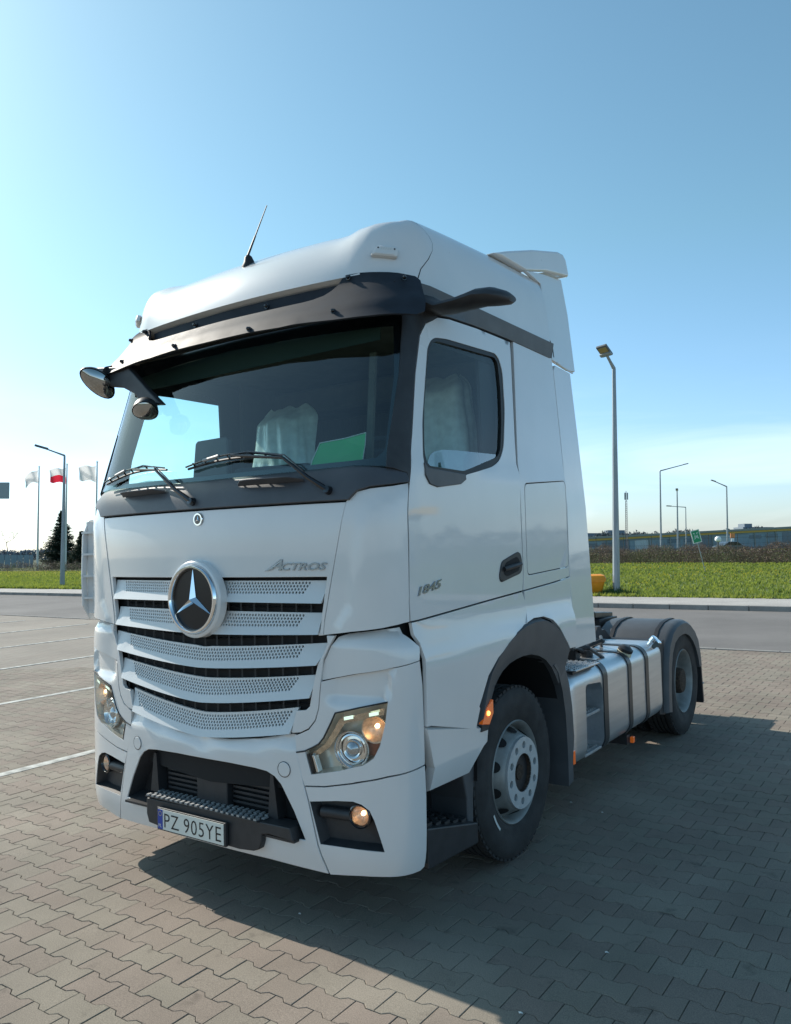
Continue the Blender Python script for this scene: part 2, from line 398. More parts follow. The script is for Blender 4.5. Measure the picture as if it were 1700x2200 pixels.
# paver material: colour varies from piece to piece
def paver_mat():
    m = bpy.data.materials.new('paver_concrete'); m.use_nodes = True
    n = m.node_tree.nodes; b = n['Principled BSDF']; l = m.node_tree.links.new
    oi = n.new('ShaderNodeNewGeometry')
    t = n.new('ShaderNodeTexCoord')
    rp = n.new('ShaderNodeValToRGB'); cr = rp.color_ramp
    cr.elements[0].position = 0; cr.elements[0].color = (.242, .202, .163, 1)
    cr.elements[1].position = 1; cr.elements[1].color = (.272, .236, .190, 1)
    e = cr.elements.new(.35); e.color = (.256, .208, .170, 1)
    e = cr.elements.new(.65); e.color = (.252, .222, .176, 1)
    at = n.new('ShaderNodeAttribute'); at.attribute_name = 'tone'; at.attribute_type = 'GEOMETRY'
    ob = n.new('ShaderNodeObjectInfo')
    ad = n.new('ShaderNodeMath'); ad.operation = 'ADD'; fr = n.new('ShaderNodeMath'); fr.operation = 'FRACT'
    l(at.outputs['Fac'], ad.inputs[0]); l(ob.outputs['Random'], ad.inputs[1]); l(ad.outputs[0], fr.inputs[0]); l(fr.outputs[0], rp.inputs[0])
    a = n.new('ShaderNodeTexNoise'); a.inputs['Scale'].default_value = 210; a.inputs['Detail'].default_value = 3
    d = n.new('ShaderNodeTexNoise'); d.inputs['Scale'].default_value = 1.1; d.inputs['Detail'].default_value = 7; d.inputs['Roughness'].default_value = .6
    l(oi.outputs['Position'], a.inputs['Vector']); l(oi.outputs['Position'], d.inputs['Vector'])
    r2 = n.new('ShaderNodeMapRange'); r2.inputs[1].default_value = .3; r2.inputs[2].default_value = .7; r2.inputs[3].default_value = .70; r2.inputs[4].default_value = 1.22
    r3 = n.new('ShaderNodeMapRange'); r3.inputs[1].default_value = .3; r3.inputs[2].default_value = .7; r3.inputs[3].default_value = .74; r3.inputs[4].default_value = 1.08
    l(a.outputs[0], r2.inputs[0]); l(d.outputs[0], r3.inputs[0])
    sp_ = n.new('ShaderNodeTexNoise'); sp_.inputs['Scale'].default_value = 5.5; sp_.inputs['Detail'].default_value = 3; sp_.inputs['Roughness'].default_value = .65; l(oi.outputs['Position'], sp_.inputs['Vector'])
    r4 = n.new('ShaderNodeMapRange'); r4.inputs[1].default_value = .62; r4.inputs[2].default_value = .72; r4.inputs[3].default_value = 1; r4.inputs[4].default_value = .72; l(sp_.outputs[0], r4.inputs[0])
    m0 = n.new('ShaderNodeMath'); m0.operation = 'MULTIPLY'; l(r3.outputs[0], m0.inputs[0]); l(r4.outputs[0], m0.inputs[1])
    m1 = n.new('ShaderNodeMath'); m1.operation = 'MULTIPLY'; l(r2.outputs[0], m1.inputs[0]); l(m0.outputs[0], m1.inputs[1])
    x = n.new('ShaderNodeMix'); x.data_type = 'RGBA'; x.blend_type = 'MULTIPLY'; x.inputs[0].default_value = 1
    l(rp.outputs[0], x.inputs[6]); l(m1.outputs[0], x.inputs[7]); l(x.outputs[2], b.inputs['Base Color'])
    b.inputs['Roughness'].default_value = .88; b.inputs['Specular IOR Level'].default_value = .3
    bp = n.new('ShaderNodeBump'); bp.inputs['Strength'].default_value = .5; bp.inputs['Distance'].default_value = .003
    l(a.outputs[0], bp.inputs['Height']); l(bp.outputs[0], b.inputs['Normal'])
    return m
PAVM = paver_mat()
def far_paver_mat():
    m = bpy.data.materials.new('far_pavers'); m.use_nodes = True
    n = m.node_tree.nodes; b = n['Principled BSDF']; l = m.node_tree.links.new
    g = n.new('ShaderNodeNewGeometry')
    br = n.new('ShaderNodeTexBrick'); br.offset = .5; br.inputs['Scale'].default_value = 1; br.inputs['Brick Width'].default_value = .21; br.inputs['Row Height'].default_value = .145
    br.inputs['Mortar Size'].default_value = .005; br.inputs['Color1'].default_value = (.240, .204, .169, 1); br.inputs['Color2'].default_value = (.252, .224, .184, 1); br.inputs['Mortar'].default_value = (.12, .11, .09, 1)
    d = n.new('ShaderNodeTexNoise'); d.inputs['Scale'].default_value = .5; d.inputs['Detail'].default_value = 8
    r3 = n.new('ShaderNodeMapRange'); r3.inputs[1].default_value = .3; r3.inputs[2].default_value = .7; r3.inputs[3].default_value = .74; r3.inputs[4].default_value = 1.08
    x = n.new('ShaderNodeMix'); x.data_type = 'RGBA'; x.blend_type = 'MULTIPLY'; x.inputs[0].default_value = 1
    l(g.outputs['Position'], br.inputs['Vector']); l(g.outputs['Position'], d.inputs['Vector']); l(d.outputs[0], r3.inputs[0])
    l(br.outputs[0], x.inputs[6]); l(r3.outputs[0], x.inputs[7]); l(x.outputs[2], b.inputs['Base Color']); b.inputs['Roughness'].default_value = .88
    return m
FARP = far_paver_mat()
ground = flat('ground', [(-900, -700), (900, -700), (900, 1100), (-900, 1100)], -.060, GROUNDM)
lot = flat('parking_area', [(-90, -40), (60, -40), (60, 11.35), (-90, 11.35)], -.012, SAND)
# pavers, dog-bone outline
PX, PY, PZ0 = .2100, .1450, 0.0
def bone(gap=.0035, a=.0115):
    h = PX/2-gap/2; q = PX/4; d = .013
    tp = [(-h, PY/2+a), (-q-d, PY/2+a), (-q+d, PY/2-a), (q-d, PY/2-a), (q+d, PY/2+a), (h, PY/2+a)]
    tp = [(x, y-gap/2) for x, y in tp]
    return tp+[(-x, -y) for x, y in tp]
def bone_mesh(ch=.0022):
    b = bone(); inner = []
    N = len(b)
    for i in range(N):
        p = Vector(b[i]); e1 = (p-Vector(b[i-1])).normalized(); e2 = (Vector(b[(i+1) % N])-p).normalized()
        n1 = Vector((e1.y, -e1.x)); n2 = Vector((e2.y, -e2.x)); k = (n1+n2)/(1+n1.dot(n2))
        inner.append(p+k*ch)
    vs = [(p[0], p[1], -.011) for p in b]+[(p[0], p[1], -ch*.8) for p in b]+[(p.x, p.y, 0) for p in inner]
    fs = []
    for i in range(N):
        j = (i+1) % N
        fs += [(j, i, N+i, N+j), (N+j, N+i, 2*N+i, 2*N+j)]
    fs.append(tuple(range(3*N-1, 2*N-1, -1)))
    return vs, fs
bv, bf = bone_mesh()
# orientation of loop -> make faces point up
def fixup(bv, bf):
    me = bpy.data.meshes.new('paver'); me.from_pydata(bv, [], bf); bm = bmesh.new(); bm.from_mesh(me); bmesh.ops.recalc_face_normals(bm, faces=bm.faces)
    top = max(bm.faces, key=lambda f: f.calc_center_median().z)
    if top.normal.z < 0: bmesh.ops.reverse_faces(bm, faces=bm.faces)
    bm.to_mesh(me); bm.free(); me.materials.append(PAVM); return me
pme = fixup(bv, bf)
bf = [tuple(p.vertices) for p in pme.polygons]
C0 = Vector((3.4117, -2.9986, 1.8768))
def project(p):
    d = Vector(p)-C0; D = d.dot(f_)
    if D < .3: return None
    return 850+1736.76*d.dot(r_)/D, 1100-1736.76*d.dot(u_)/D, D
cells = []
for j in range(-28, 79):
    y = .058+j*PY
    for i in range(-66, 34):
        x = .231+i*PX+(PX/2 if j % 2 else 0)
        q = project((x, y, 0))
        if not q or q[0] < -700 or q[0] > 2400 or q[1] > 3000: continue
        D = q[2]
        if D > 13.5: continue
        hid = (-1.05 < x < 1.0 and .75 < y < 5.7)
        ins = 0 < q[0] < 1700 and q[1] < 2200
        cells.append((x, y, D, ins, hid))
cells.sort(key=lambda c: (not c[3] or c[4], c[2]))
ind, rest = cells[:300], cells[300:]
rng = random.Random(3)
for (x, y, D, *_r) in ind:
    o = bpy.data.objects.new('paver', pme); COL.objects.link(o); o.parent = lot
    o.location = (x, y, rng.uniform(-.0016, .0008)); o.rotation_euler = (rng.gauss(0, .004), rng.gauss(0, .004), rng.gauss(0, .004))
vs, fs, tone = [], [], []
for (x, y, D, *_r) in rest:
    b0 = len(vs); dz = rng.uniform(-.0016, .0008); tx, ty = rng.gauss(0, .004), rng.gauss(0, .004)
    vs += [(x+a, y+b, c+dz+a*ty+b*tx) for a, b, c in bv]; fs += [tuple(b0+k for k in f) for f in bf]; tone += [rng.random()]*len(bf)
pf = mesh('paver_field', vs, fs, PAVM, lot, smooth=False, kind='stuff')
at = pf.data.attributes.new('tone', 'FLOAT', 'FACE'); at.data.foreach_set('value', tone)
# far part of the paved lot: ring of textured ground where the single pavers end
far = flat('far_paving', [(-90, -40), (60, -40), (60, 11.35), (-90, 11.35)], -.0105, FARP, kind='structure', parent=lot)
def cut_near():
    # keep the far sheet out of the region covered by built pavers: lower it there by rebuilding as cells
    vs, fs = [], []
    s = 1.05
    cov = set((round((c[0])/s), round(c[1]/s)) for c in cells)
    for i in range(-86, 58):
        for j in range(-38, 12):
            k = (i, j)
            x0, y0, x1, y1 = (i-.5)*s, (j-.5)*s, (i+.5)*s, min((j+.5)*s, 11.35)
            if y1 <= y0: continue
            full = k in cov and all((i+a, j+b) in cov for a in (-1, 0, 1) for b in (-1, 0, 1))
            if full: continue
            b = len(vs); z = -.0045
            vs += [(x0, y0, z), (x1, y0, z), (x1, y1, z), (x0, y1, z)]; fs.append((b, b+1, b+2, b+3))
    return vs, fs
v_, f__ = cut_near()
me = bpy.data.meshes.new('far_paving'); me.from_pydata(v_, [], f__); me.materials.append(FARP); far.data = me
# parking bay lines
LINEM = mat('worn_white_line', (.52, .52, .48), .8, noise_amt=.5, noise_scale=9, bump=.2, bump_scale=80)
for lx in (-3.45, -6.72, -9.85, -12.95, -16.1, -19.2, -22.3, -25.4):
    ln = MB().box((lx-.055, -2.5, -.002), (lx+.055, 9.2 if lx < -20 else 10.4, .0035)).build('bay_line', LINEM, lot, smooth=False)
edge = MB()
for i in range(150):
    edge.box((-90+i*1.0, 11.352, -.03), (-90+i*1.0+.985, 11.47, .012))
eo = edge.build('edge_strip', KERBM, None, smooth=False); eo['kind'] = 'structure'
road = flat('road', [(-300, 11.472), (200, 11.472), (200, 19.2), (-300, 19.2)], -.008, ASPH)
# kerb stones across the road, the nearest as pieces
kerb = flat('kerb', [(-300, 19.33), (200, 19.33), (200, 19.36), (-300, 19.36)], .1, KERBM)
kme = MB().box((0, 0, -.05), (.985, .16, .125))
k0 = kme.build('kerb_stone', KERBM, kerb, smooth=False, bevel=.012); k0.location = (-40, 19.2, 0)
for i in range(1, 70):
    k = k0.copy(); COL.objects.link(k); k.location = (-40+i, 19.2, 0)
kf = MB()
for i in range(60): kf.box((-41-i, 19.2, -.05), (-41-i+.985, 19.36, .125))
kfo = kf.build('kerb_run', KERBM, kerb, smooth=False, kind='stuff')
walk = flat('pavement', [(-300, 19.37), (200, 19.37), (200, 22.25), (-300, 21.9)], .115, WALKM)
# turf: sheet, blades, dandelions
def turf_h(x, y):
    return .10+.05*noise.noise(Vector((x*.15, y*.15, 0)))
tb = MB(); xs = lin(-170, 60, 90); ys = [21.8+i*1.2 for i in range(40)]
tb.grid(lambda x, y: (x, y, turf_h(x, y)), xs, ys)
turf = tb.build('grass_verge', GRASSB, None, recalc=True); turf['kind'] = 'structure'
BLADE = [mat('grass_blade', (.24, .30, .045), .6, col2=(.33, .36, .06), noise_scale=.6),
         mat('dandelion', (.75, .52, .02), .6), mat('grass_pale', (.14, .19, .05), .6)]
for bm_ in BLADE:          # thin blades let the sun through
    nn = bm_.node_tree.nodes; ll = bm_.node_tree.links.new; bs = nn['Principled BSDF']; tl = nn.new('ShaderNodeBsdfTranslucent')
    sk = bs.inputs['Base Color']
    if sk.is_linked: ll(sk.links[0].from_socket, tl.inputs[0])
    else: tl.inputs[0].default_value = sk.default_value
    mx = nn.new('ShaderNodeMixShader'); mx.inputs[0].default_value = .45; ll(bs.outputs[0], mx.inputs[1]); ll(tl.outputs[0], mx.inputs[2]); ll(mx.outputs[0], nn['Material Output'].inputs[0])
rg = random.Random(5); gv_, gf, gm = [], [], []
def in_view(x, y, z=.1, m=40):
    q = project((x, y, z)); return q and -m < q[0] < 1700+m
def tuft(x, y, h, wd, mi):
    z = turf_h(x, y)-.01
    for _ in range(3):
        a = rg.uniform(0, PI); dx, dy = math.cos(a)*wd, math.sin(a)*wd; lx, ly = rg.gauss(0, h*.35), rg.gauss(0, h*.35)
        b = len(gv_); gv_.extend([(x-dx, y-dy, z), (x+dx, y+dy, z), (x+lx, y+ly, z+h*rg.uniform(.7, 1.2))]); gf.append((b, b+1, b+2)); gm.append(mi)
n_ = 0
while n_ < 34000:
    y = 22.0+36*rg.random()**1.7; x = rg.uniform(-34, 6)
    if not in_view(x, y, .1, 300): continue
    q = project((x, y, .1))
    n_ += 1
    c = noise.noise(Vector((x*.5, y*.5, 3)))
    tuft(x, y, .09+.06*max(0, c)+.05*rg.random(), .018+.0006*y, 0 if rg.random() < .75 else 2)
n_ = 0
while n_ < 16000:
    y = 22+27*rg.random()**1.3; x = rg.uniform(-95, -26)
    q = project((x, y, .1))
    if not q or not -30 < q[0] < 300: continue
    n_ += 1; tuft(x, y, .11+.07*rg.random(), .045, 0 if rg.random() < .75 else 2)
def dande(x, y, s):
    z = turf_h(x, y)+.10+.05*rg.random(); b = len(gv_)
    gv_.extend([(x+s*math.cos(k*PI/3), y+s*math.sin(k*PI/3)*.5, z+s*.9*math.sin(k*PI/3)) for k in range(6)]); gf.append(tuple(b+k for k in range(6))); gm.append(1)
for _ in range(1300):
    y = rg.uniform(24, 57); x = rg.uniform(-22, 2)
    if noise.noise(Vector((x*.22, y*.12, 8))) < .02+.15*(1-y/57): continue
    dande(x, y, .012+.00025*y)
for _ in range(3000):
    y = rg.uniform(33, 49); x = rg.uniform(-92, -50)
    if rg.random() > ((y-31)/18)**1.5: continue
    dande(x, y, .035)
gr = mesh('grass', gv_, gf, None, None, smooth=False, mats=BLADE, fmat=gm, kind='stuff')
tag(gr, 'short green grass with yellow dandelions on the verge beyond the road', 'grass', kind='stuff')
def upright(o, x, y, z=0, rz=0):
    o.location = (x, y, z); o.rotation_mode = 'QUATERNION'
    o.rotation_quaternion = TILT @ Euler((0, 0, rz)).to_quaternion(); return o
VA = math.atan2(f_.y, f_.x)       # heading of the view
# hedges
TWIG = [mat('hedge_twig', (.20, .14, .11), .8), mat('hedge_leaf_brown', (.21, .145, .10), .7), mat('hedge_leaf_green', (.15, .18, .06), .7), mat('hedge_dark', (.09, .065, .055), .8)]
def hedge(label, x0, y0, x1, y1, h, n, size, wd=1.3, seed=1):
    R = random.Random(seed); vs, fs, ms = [], [], []
    for _ in range(n):
        t = R.random(); hh = h*(.92+.38*noise.noise(Vector((t*17, seed, 0)))+.30*noise.noise(Vector((t*57, seed, 0))))
        a = R.uniform(0, PI); rr = math.sqrt(R.random())
        x = x0+(x1-x0)*t+R.gauss(0, .05); y = y0+(y1-y0)*t+math.cos(a)*rr*wd/2
        z = hh*(abs(math.sin(a))*rr)*1.0
        if R.random() < .35: z = hh*R.random()**.8; y = y0+(y1-y0)*t-wd/2*R.uniform(.5, 1)
        b = len(vs); mi = 0
        g = noise.noise(Vector((x*.45, y*.3, 5)))
        if R.random() < .3:
            dx, dz = R.gauss(0, size*2.2), abs(R.gauss(0, size*3.4)); vs += [(x, y, z), (x+.015, y, z), (x+dx, y+R.gauss(0, .1), z+dz)]; fs.append((b, b+1, b+2)); ms.append(0)
        else:
            s = size*R.uniform(.5, 1.2); d = Vector((R.gauss(0, 1), R.gauss(0, 1), R.gauss(0, 1))).normalized()*s; e = Vector((R.gauss(0, 1), R.gauss(0, 1), R.gauss(0, 1))).normalized()*s*.7
            p = Vector((x, y, z)); vs += [p, p+d, p+d*.5+e]; fs.append((b, b+1, b+2))
            ms.append(2 if R.random() < .12+g*.9 else (3 if R.random() < .3 else 1))
    o = mesh('hedge', vs, fs, None, None, smooth=False, mats=TWIG, fmat=ms)
    tag(o, label, 'hedge'); return o
hedge('long brown leafless clipped hedge behind the grass to the right of the truck', -42, 66.5, 8, 51.8, 1.40, 165000, .080, wd=1.9, seed=2)
hedge('low brown hedge behind the dandelion verge at the left edge', -104, 51.9, -50, 46.1, 1.2, 30000, .10, seed=4)
# a greener strip of grass bank and track behind the right hedge
bank = flat('grass_bank', [(-60, 66), (30, 60), (60, 150), (-90, 150)], -.02, GRASSB)
track = flat('service_road', [(-75, 99), (40, 116), (40, 124), (-75, 107)], 0.0, ASPH)

# ---------------------------------------------------------------- street furniture
def lamp_post(label, x, y, H, heads, top_r=.045, base_r=.085, group='street lamps round the lot', arm=(.9, .35), rz=0, flood=False, n=8):
    t = thing('street_lamp', label, 'street lamp', group=group)
    MB().tube([(0, 0, 0), (0, 0, .02), (0, 0, H)], [base_r, base_r, top_r], n).build('pole', GALV, t)
    ax, az = arm
    MB().tube([(0, 0, H-.05), (0, 0, H), (ax*.5, 0, H+az*.5), (ax, 0, H+az)], [top_r, top_r, top_r*.75, top_r*.7], n).build('arm', GALV, t)
    if flood:
        fx = Vector((ax, 0, H+az))
        hd = MB(); hd.box((-.26, -.19, -.03), (.20, .19, .05)); o = hd.build('lamp_head', LAMPH, t, bevel=.015, smooth=False)
        o.location = fx+Vector((.12, 0, .10)); o.rotation_euler = (.10, -.62, 0)
        g = MB().box((-.20, -.145, -.036), (.13, .145, -.031)).build('lens', FLOODL, o, smooth=False)
        br = MB().box((-.20, -.20, -.09), (-.08, .20, -.02)).build('bracket', GALV, o, bevel=.01, smooth=False)
    else:
        hd = MB(); hd.box((0, -.17, -.05), (.70, .17, .08)); o = hd.build('lamp_head', LAMPH, t, bevel=.03, smooth=False)
        o.location = (ax-.05, 0, H+az); o.rotation_euler = (0, -math.atan2(az, ax)*.8, 0)
        MB().box((.06, -.13, -.058), (.62, .13, -.052)).build('lens', mat('lamp_glass', (.5, .52, .5), .2), o, smooth=False)
    upright(t, x, y, 0, rz); return t
# direction of image-left in the world: -r_
RZL = math.atan2(-r_.y, -r_.x)
lamp_post('tall grey lamp post beside the yellow grit bin right of the truck', -5.73, 22.77, 7.55, 1, .062, .125, arm=(.42, .42), rz=RZL+.7, flood=True, n=8)
lamp_post('grey lamp post on the verge in front of the flagpoles on the left', -38.48, 24.11, 7.6, 1, .06, .15, arm=(1.05, .38), rz=RZL, n=8)
lamp_post('distant lamp post with its arm pointing right, in front of the long hall', -31.05, 113.18, 11.7, 1, .09, .16, arm=(3.4, .9), rz=RZL+PI)
lamp_post('distant lamp post seen end on, left of the leaning green sign', -29.08, 114.53, 8.7, 1, .08, .14, arm=(.25, .1), rz=RZL+1.2)
lamp_post('far lamp post with a short level arm just above the leaning green sign', -28.10, 115.21, 6.4, 1, .06, .1, arm=(2.1, .15), rz=RZL)
lamp_post('distant lamp post with a bent arm near the right edge', -23.25, 118.56, 9.2, 1, .09, .15, arm=(1.6, .7), rz=RZL)
# mast
t = thing('radio_mast', 'thin dark radio mast rising behind the long hall', 'mast')
mb = MB()
for k in range(3):
    a = k*2*PI/3; mb.tube([(.22*math.cos(a), .22*math.sin(a), 0), (.12*math.cos(a), .12*math.sin(a), 7.6)], .03, 4)
for i in range(24):
    z = .3*i; 
    for k in range(3):
        a, b = k*2*PI/3, (k+1)*2*PI/3; r0 = .22-.1*z/7.6; mb.tube([(r0*math.cos(a), r0*math.sin(a), z), (r0*math.cos(b), r0*math.sin(b), z+.3)], .015, 3)
mb.build('lattice', mat('mast_dark', (.07, .075, .09), .6), t, smooth=False)
MB().tube([(0, 0, 7.4), (0, 0, 8.95)], .05, 5).build('aerial', GALV, t)
for k in range(3):
    a = k*2*PI/3; MB().box((-.08, -.05, -.5), (.08, .05, .5)).build('panel_antenna', GALV, t, smooth=False).location = (.2*math.cos(a), .2*math.sin(a), 8.2)
upright(t, -35.08, 110.39)
# flags
FLAGW = mat('flag_white', (.78, .76, .76), .8); FLAGR = mat('flag_red', (.75, .03, .06), .8); FLAGG = mat('flag_print', (.55, .56, .58), .8)
for cloth_ in (FLAGW, FLAGR, FLAGG):       # thin cloth lets light through
    nn = cloth_.node_tree.nodes; ll = cloth_.node_tree.links.new
    bs = nn['Principled BSDF']; tl = nn.new('ShaderNodeBsdfTranslucent'); tl.inputs[0].default_value = bs.inputs['Base Color'].default_value
    mx = nn.new('ShaderNodeMixShader'); mx.inputs[0].default_value = .5; ll(bs.outputs[0], mx.inputs[1]); ll(tl.outputs[0], mx.inputs[2]); ll(mx.outputs[0], nn['Material Output'].inputs[0])
def flagpole(label, flabel, x, y, H, W, Hf, droop, style):
    t = thing('flagpole', label, 'flagpole', group='flagpoles left of the truck')
    MB().tube([(0, 0, 0), (0, 0, H)], [.14, .07], 8).build('pole', mat('pole_white', (.52, .54, .55), .4), t)
    MB().lathe([(0, -.1), (.11, -.05), (.12, 0), (.11, .06), (0, .12)], (0, 0, 1), (0, 0, H+.08), 10).build('finial', CHROME, t)
    upright(t, x, y)
    vs, fs, ms = [], [], []; NU, NV = 22, 12
    for i in range(NU+1):
        for j in range(NV+1):
            a, b = i/NU, j/NV
            fx = a*W*(1-.25*droop*a); fz = -b*Hf*(1-.15*a)-droop*a*a*Hf*.9-.09*math.sin(a*8+b*2)
            fy = .20*math.sin(a*9+b*2.5)*a**.5+.06*math.sin(b*6+a*3)
            vs.append((fx+.12, fy, fz))
    for i in range(NU):
        for j in range(NV):
            k = i*(NV+1)+j; fs.append((k, k+NV+1, k+NV+2, k+1))
            if style == 'red': ms.append(1 if j >= NV/2 else 0)
            else:
                aa, bb = i/NU, j/NV
                band = style == 'print' and (abs(bb-.5-.25*math.sin(aa*5)) < .12 and .2 < aa < .85)
                ms.append(2 if band else 0)
    o = mesh('flag', vs, fs, None, None, mats=[FLAGW, FLAGR, FLAGG], fmat=ms, angle=180)
    tag(o, flabel, 'flag')
    p = Vector((x, y, 0))+UP*(H-.35); upright(o, p.x, p.y, p.z, RZL)
flagpole('leftmost of the three white flagpoles on the far left', 'white printed flag hanging diagonally from the leftmost flagpole', -86.52, 51.94, 12.5, 1.9, 1.5, .75, 'print')
flagpole('white flagpole just right of the lamp post on the left', 'white and red flag flying from the middle flagpole behind the lamp post', -79.87, 51.28, 12.2, 1.9, 1.75, .12, 'red')
flagpole('white flagpole nearest the truck cab', 'white flag with faint print flying from the flagpole nearest the cab', -73.30, 50.62, 11.9, 1.9, 1.75, .08, 'print')
# spruces
NEED = [mat('spruce_needles', (.024, .042, .026), .8, col2=(.045, .072, .042), noise_scale=3), mat('bark', (.05, .04, .03), .9)]
def spruce(label, x, y, H, R0, n, seed):
    R = random.Random(seed); t = thing('spruce_tree', label, 'tree')
    MB().tube([(0, 0, 0), (0, 0, H*.95)], [.22, .03], 6).build('trunk', NEED[1], t)
    vs, fs = [], []
    z = .25
    while z < H:
        rr = R0*(1-z/H)**.9*R.uniform(.75, 1.18)+.04
        nb = int(7+rr*6)
        for k in range(nb):
            a = R.uniform(0, 2*PI); ln = rr*R.uniform(.55, 1.12); c, s = math.cos(a), math.sin(a)
            m = int(4+ln*7)
            for i in range(m):
                q = (i+R.random())/m; d = ln*q; drop = -.30*d+.28*d*q
                for _ in range(3):
                    p = Vector((c*d+R.gauss(0, .07), s*d+R.gauss(0, .07), z+drop+R.gauss(0, .05))); sz = .23*(1.1-q*.5)
                    e1 = Vector((c, s, R.uniform(-.4, .2)))*sz*1.5; e2 = Vector((-s, c, R.gauss(0, .5)))*sz*.8
                    b = len(vs); vs += [p, p+e1, p+e2]; fs.append((b, b+1, b+2))
        z += H*.024*R.uniform(.8, 1.25)
    mesh('crown', vs, fs, NEED[0], t, smooth=False); upright(t, x, y); return t
spruce('tall dark spruce behind the lamp post on the left', -94.5, 60.2, 7.9, 3.0, 0, 11)
spruce('smaller dark spruce at the right foot of the tall one', -88.2, 59.0, 4.9, 2.0, 0, 12)
# bare trees and shrubs, far left
TW = mat('bare_wood', (.12, .11, .12), .9)
def bare(label, x, y, H, seed, spread=.5, lv=4, r=.1, nm='bare_tree'):
    R = random.Random(seed); t = thing(nm, label, 'tree'); mb = MB(); tr = MB()
    def go(p, d, l, r, k):
        q = p+d*l; (tr if k == lv else mb).tube([p, q], [r, r*.65], 4 if k > 1 else 3, cap=False)
        if k <= 0: return
        for _ in range(R.choice((2, 3, 3))):
            nd = (d+Vector((R.gauss(0, spread), R.gauss(0, spread), R.gauss(.1, spread*.6)))).normalized(); go(q, nd, l*R.uniform(.6, .85), r*.6, k-1)
    go(Vector((0, 0, 0)), Vector((0, 0, 1)), H*.30, r, lv)
    tr.build('trunk', TW, t); mb.build('crown', TW, t, smooth=False); upright(t, x, y)
bare('bare pale tree reaching in at the left edge above the hedge', -128, 72, 8.2, 3, .55, 5, .14)
bare('small bare shrub standing left of the tall spruce', -100.5, 60.4, 3.4, 5, .5, 4, .07)
bare('small bare shrub between the spruces and the round sign', -90.6, 60.6, 2.8, 6, .6, 4, .06)
# far tree line
FT = mat('hazed_far_trees', (.21, .25, .30), .95, noise_amt=.3, noise_scale=.3)  # distance haze mixed into the tree colour
FT2 = mat('hazed_far_trees_right', (.11, .13, .14), .95, noise_amt=.3, noise_scale=.3)  # trees over the hall, colour lightened to carry the haze
def far_clump(label, cx, cy, L_, h, n, m, seed, ax, name='tree_belt', s=1.1):
    R = random.Random(seed); vs, fs = [], []
    for _ in range(n):
        t = R.uniform(-.5, .5); hh = h*(.72+.4*noise.noise(Vector((t*L_*.16, seed, 0)))+.25*noise.noise(Vector((t*L_*.6, seed, 0))))
        z = hh*math.sqrt(R.random()); p = Vector((cx+ax[0]*t*L_, cy+ax[1]*t*L_+R.gauss(0, 1), z))
        d = Vector((R.gauss(0, 1), R.gauss(0, 1), R.gauss(0, 1))).normalized()*s*R.uniform(.4, 1); e = Vector((R.gauss(0, 1), R.gauss(0, 1), R.gauss(0, 1))).normalized()*s*.6
        b = len(vs); vs += [p, p+d, p+e]; fs.append((b, b+1, b+2))
    o = mesh(name, vs, fs, m, None, smooth=False, kind='stuff'); tag(o, label, 'trees', kind='stuff'); return o
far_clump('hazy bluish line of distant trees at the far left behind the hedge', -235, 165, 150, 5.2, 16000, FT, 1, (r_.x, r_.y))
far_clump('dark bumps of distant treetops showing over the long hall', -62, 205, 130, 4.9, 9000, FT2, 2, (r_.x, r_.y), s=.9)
# round sign, far left
t = thing('round_sign', 'small round road sign seen from behind, right of the spruces', 'sign')
MB().tube([(0, 0, 0), (0, 0, 3.1)], .05, 6).build('post', LAMPH, t)
MB().lathe([(0, -.03), (.42, -.03), (.42, .03), (0, .03)], (math.sin(.6), -math.cos(.6), 0), (0, -.06, 2.75), 20).build('disc', LAMPH, t)
MB().lathe([(0, -.03), (.3, -.03), (.3, .03), (0, .03)], (math.sin(.6), -math.cos(.6), 0), (0, -.06, 1.95), 16).build('lower_plate', LAMPH, t)
upright(t, -89.0, 59.5)
# sign board cut by the left edge
t = thing('sign_board', 'plain grey rectangular board on a pole at the very left edge', 'sign')
b_ = MB().box((-1.1, -.1, 8.6), (1.1, .1, 10.5)).build('board', mat('board_grey', (.30, .35, .39), .6), t, smooth=False, bevel=.02)
MB().tube([(-.9, .15, 0), (-.9, .15, 10.4)], .09, 6).build('post', LAMPH, t)
upright(t, -87.0, 47.4, 0, RZL+PI)
# fence at the far left
t = thing('panel_fence', 'grey blue metal fence behind the hedge at the left edge', 'fence')
fm = mat('fence_blue', (.20, .26, .32), .6)
for i in range(14): MB().box((i*.5, -.02, 0), (i*.5+.40, .02, 2.3)).build('panel', fm, t, smooth=False)
for i in range(8): MB().box((i*1.0-.09, -.04, 0), (i*1.0-.01, .04, 2.9)).build('post', fm, t, smooth=False)
upright(t, -123, 66, 0, math.atan2(r_.y, r_.x))
# ---------------------------------------------------------------- long hall
WALLM = mat('hall_cladding', (.24, .32, .38), .55, noise_amt=.2, noise_scale=.4); FASC = mat('hall_fascia', (.22, .24, .23), .6); YELL = mat('hall_yellow_band', (.58, .36, .08), .6)
GLZ = mat('hall_glazing', (.09, .15, .20), .15); WHT = mat('hall_white', (.45, .5, .53), .6)
hall = thing('long_hall', 'long low blue grey hall with an orange yellow band under its eaves', 'building')
A0, A1 = Vector((-59.5, 111.8, 0)), Vector((-3.0, 150.8, 0)); LH = (A1-A0).length
def hb(nm, x0, x1, z0, z1, y0, y1, m):
    return MB().box((x0, y0, z0), (x1, y1, z1)).build(nm, m, hall, smooth=False)
slope = .011
hb('wall', 0, LH, -3, 2.05, 0, 14, WALLM)
hb('yellow_band', -.2, LH+.2, 2.06, 2.36, -.25, 14.1, YELL)
hb('roof_fascia', -.3, LH+.3, 2.37, 2.70, -.45, 14.3, FASC)
nw = 26
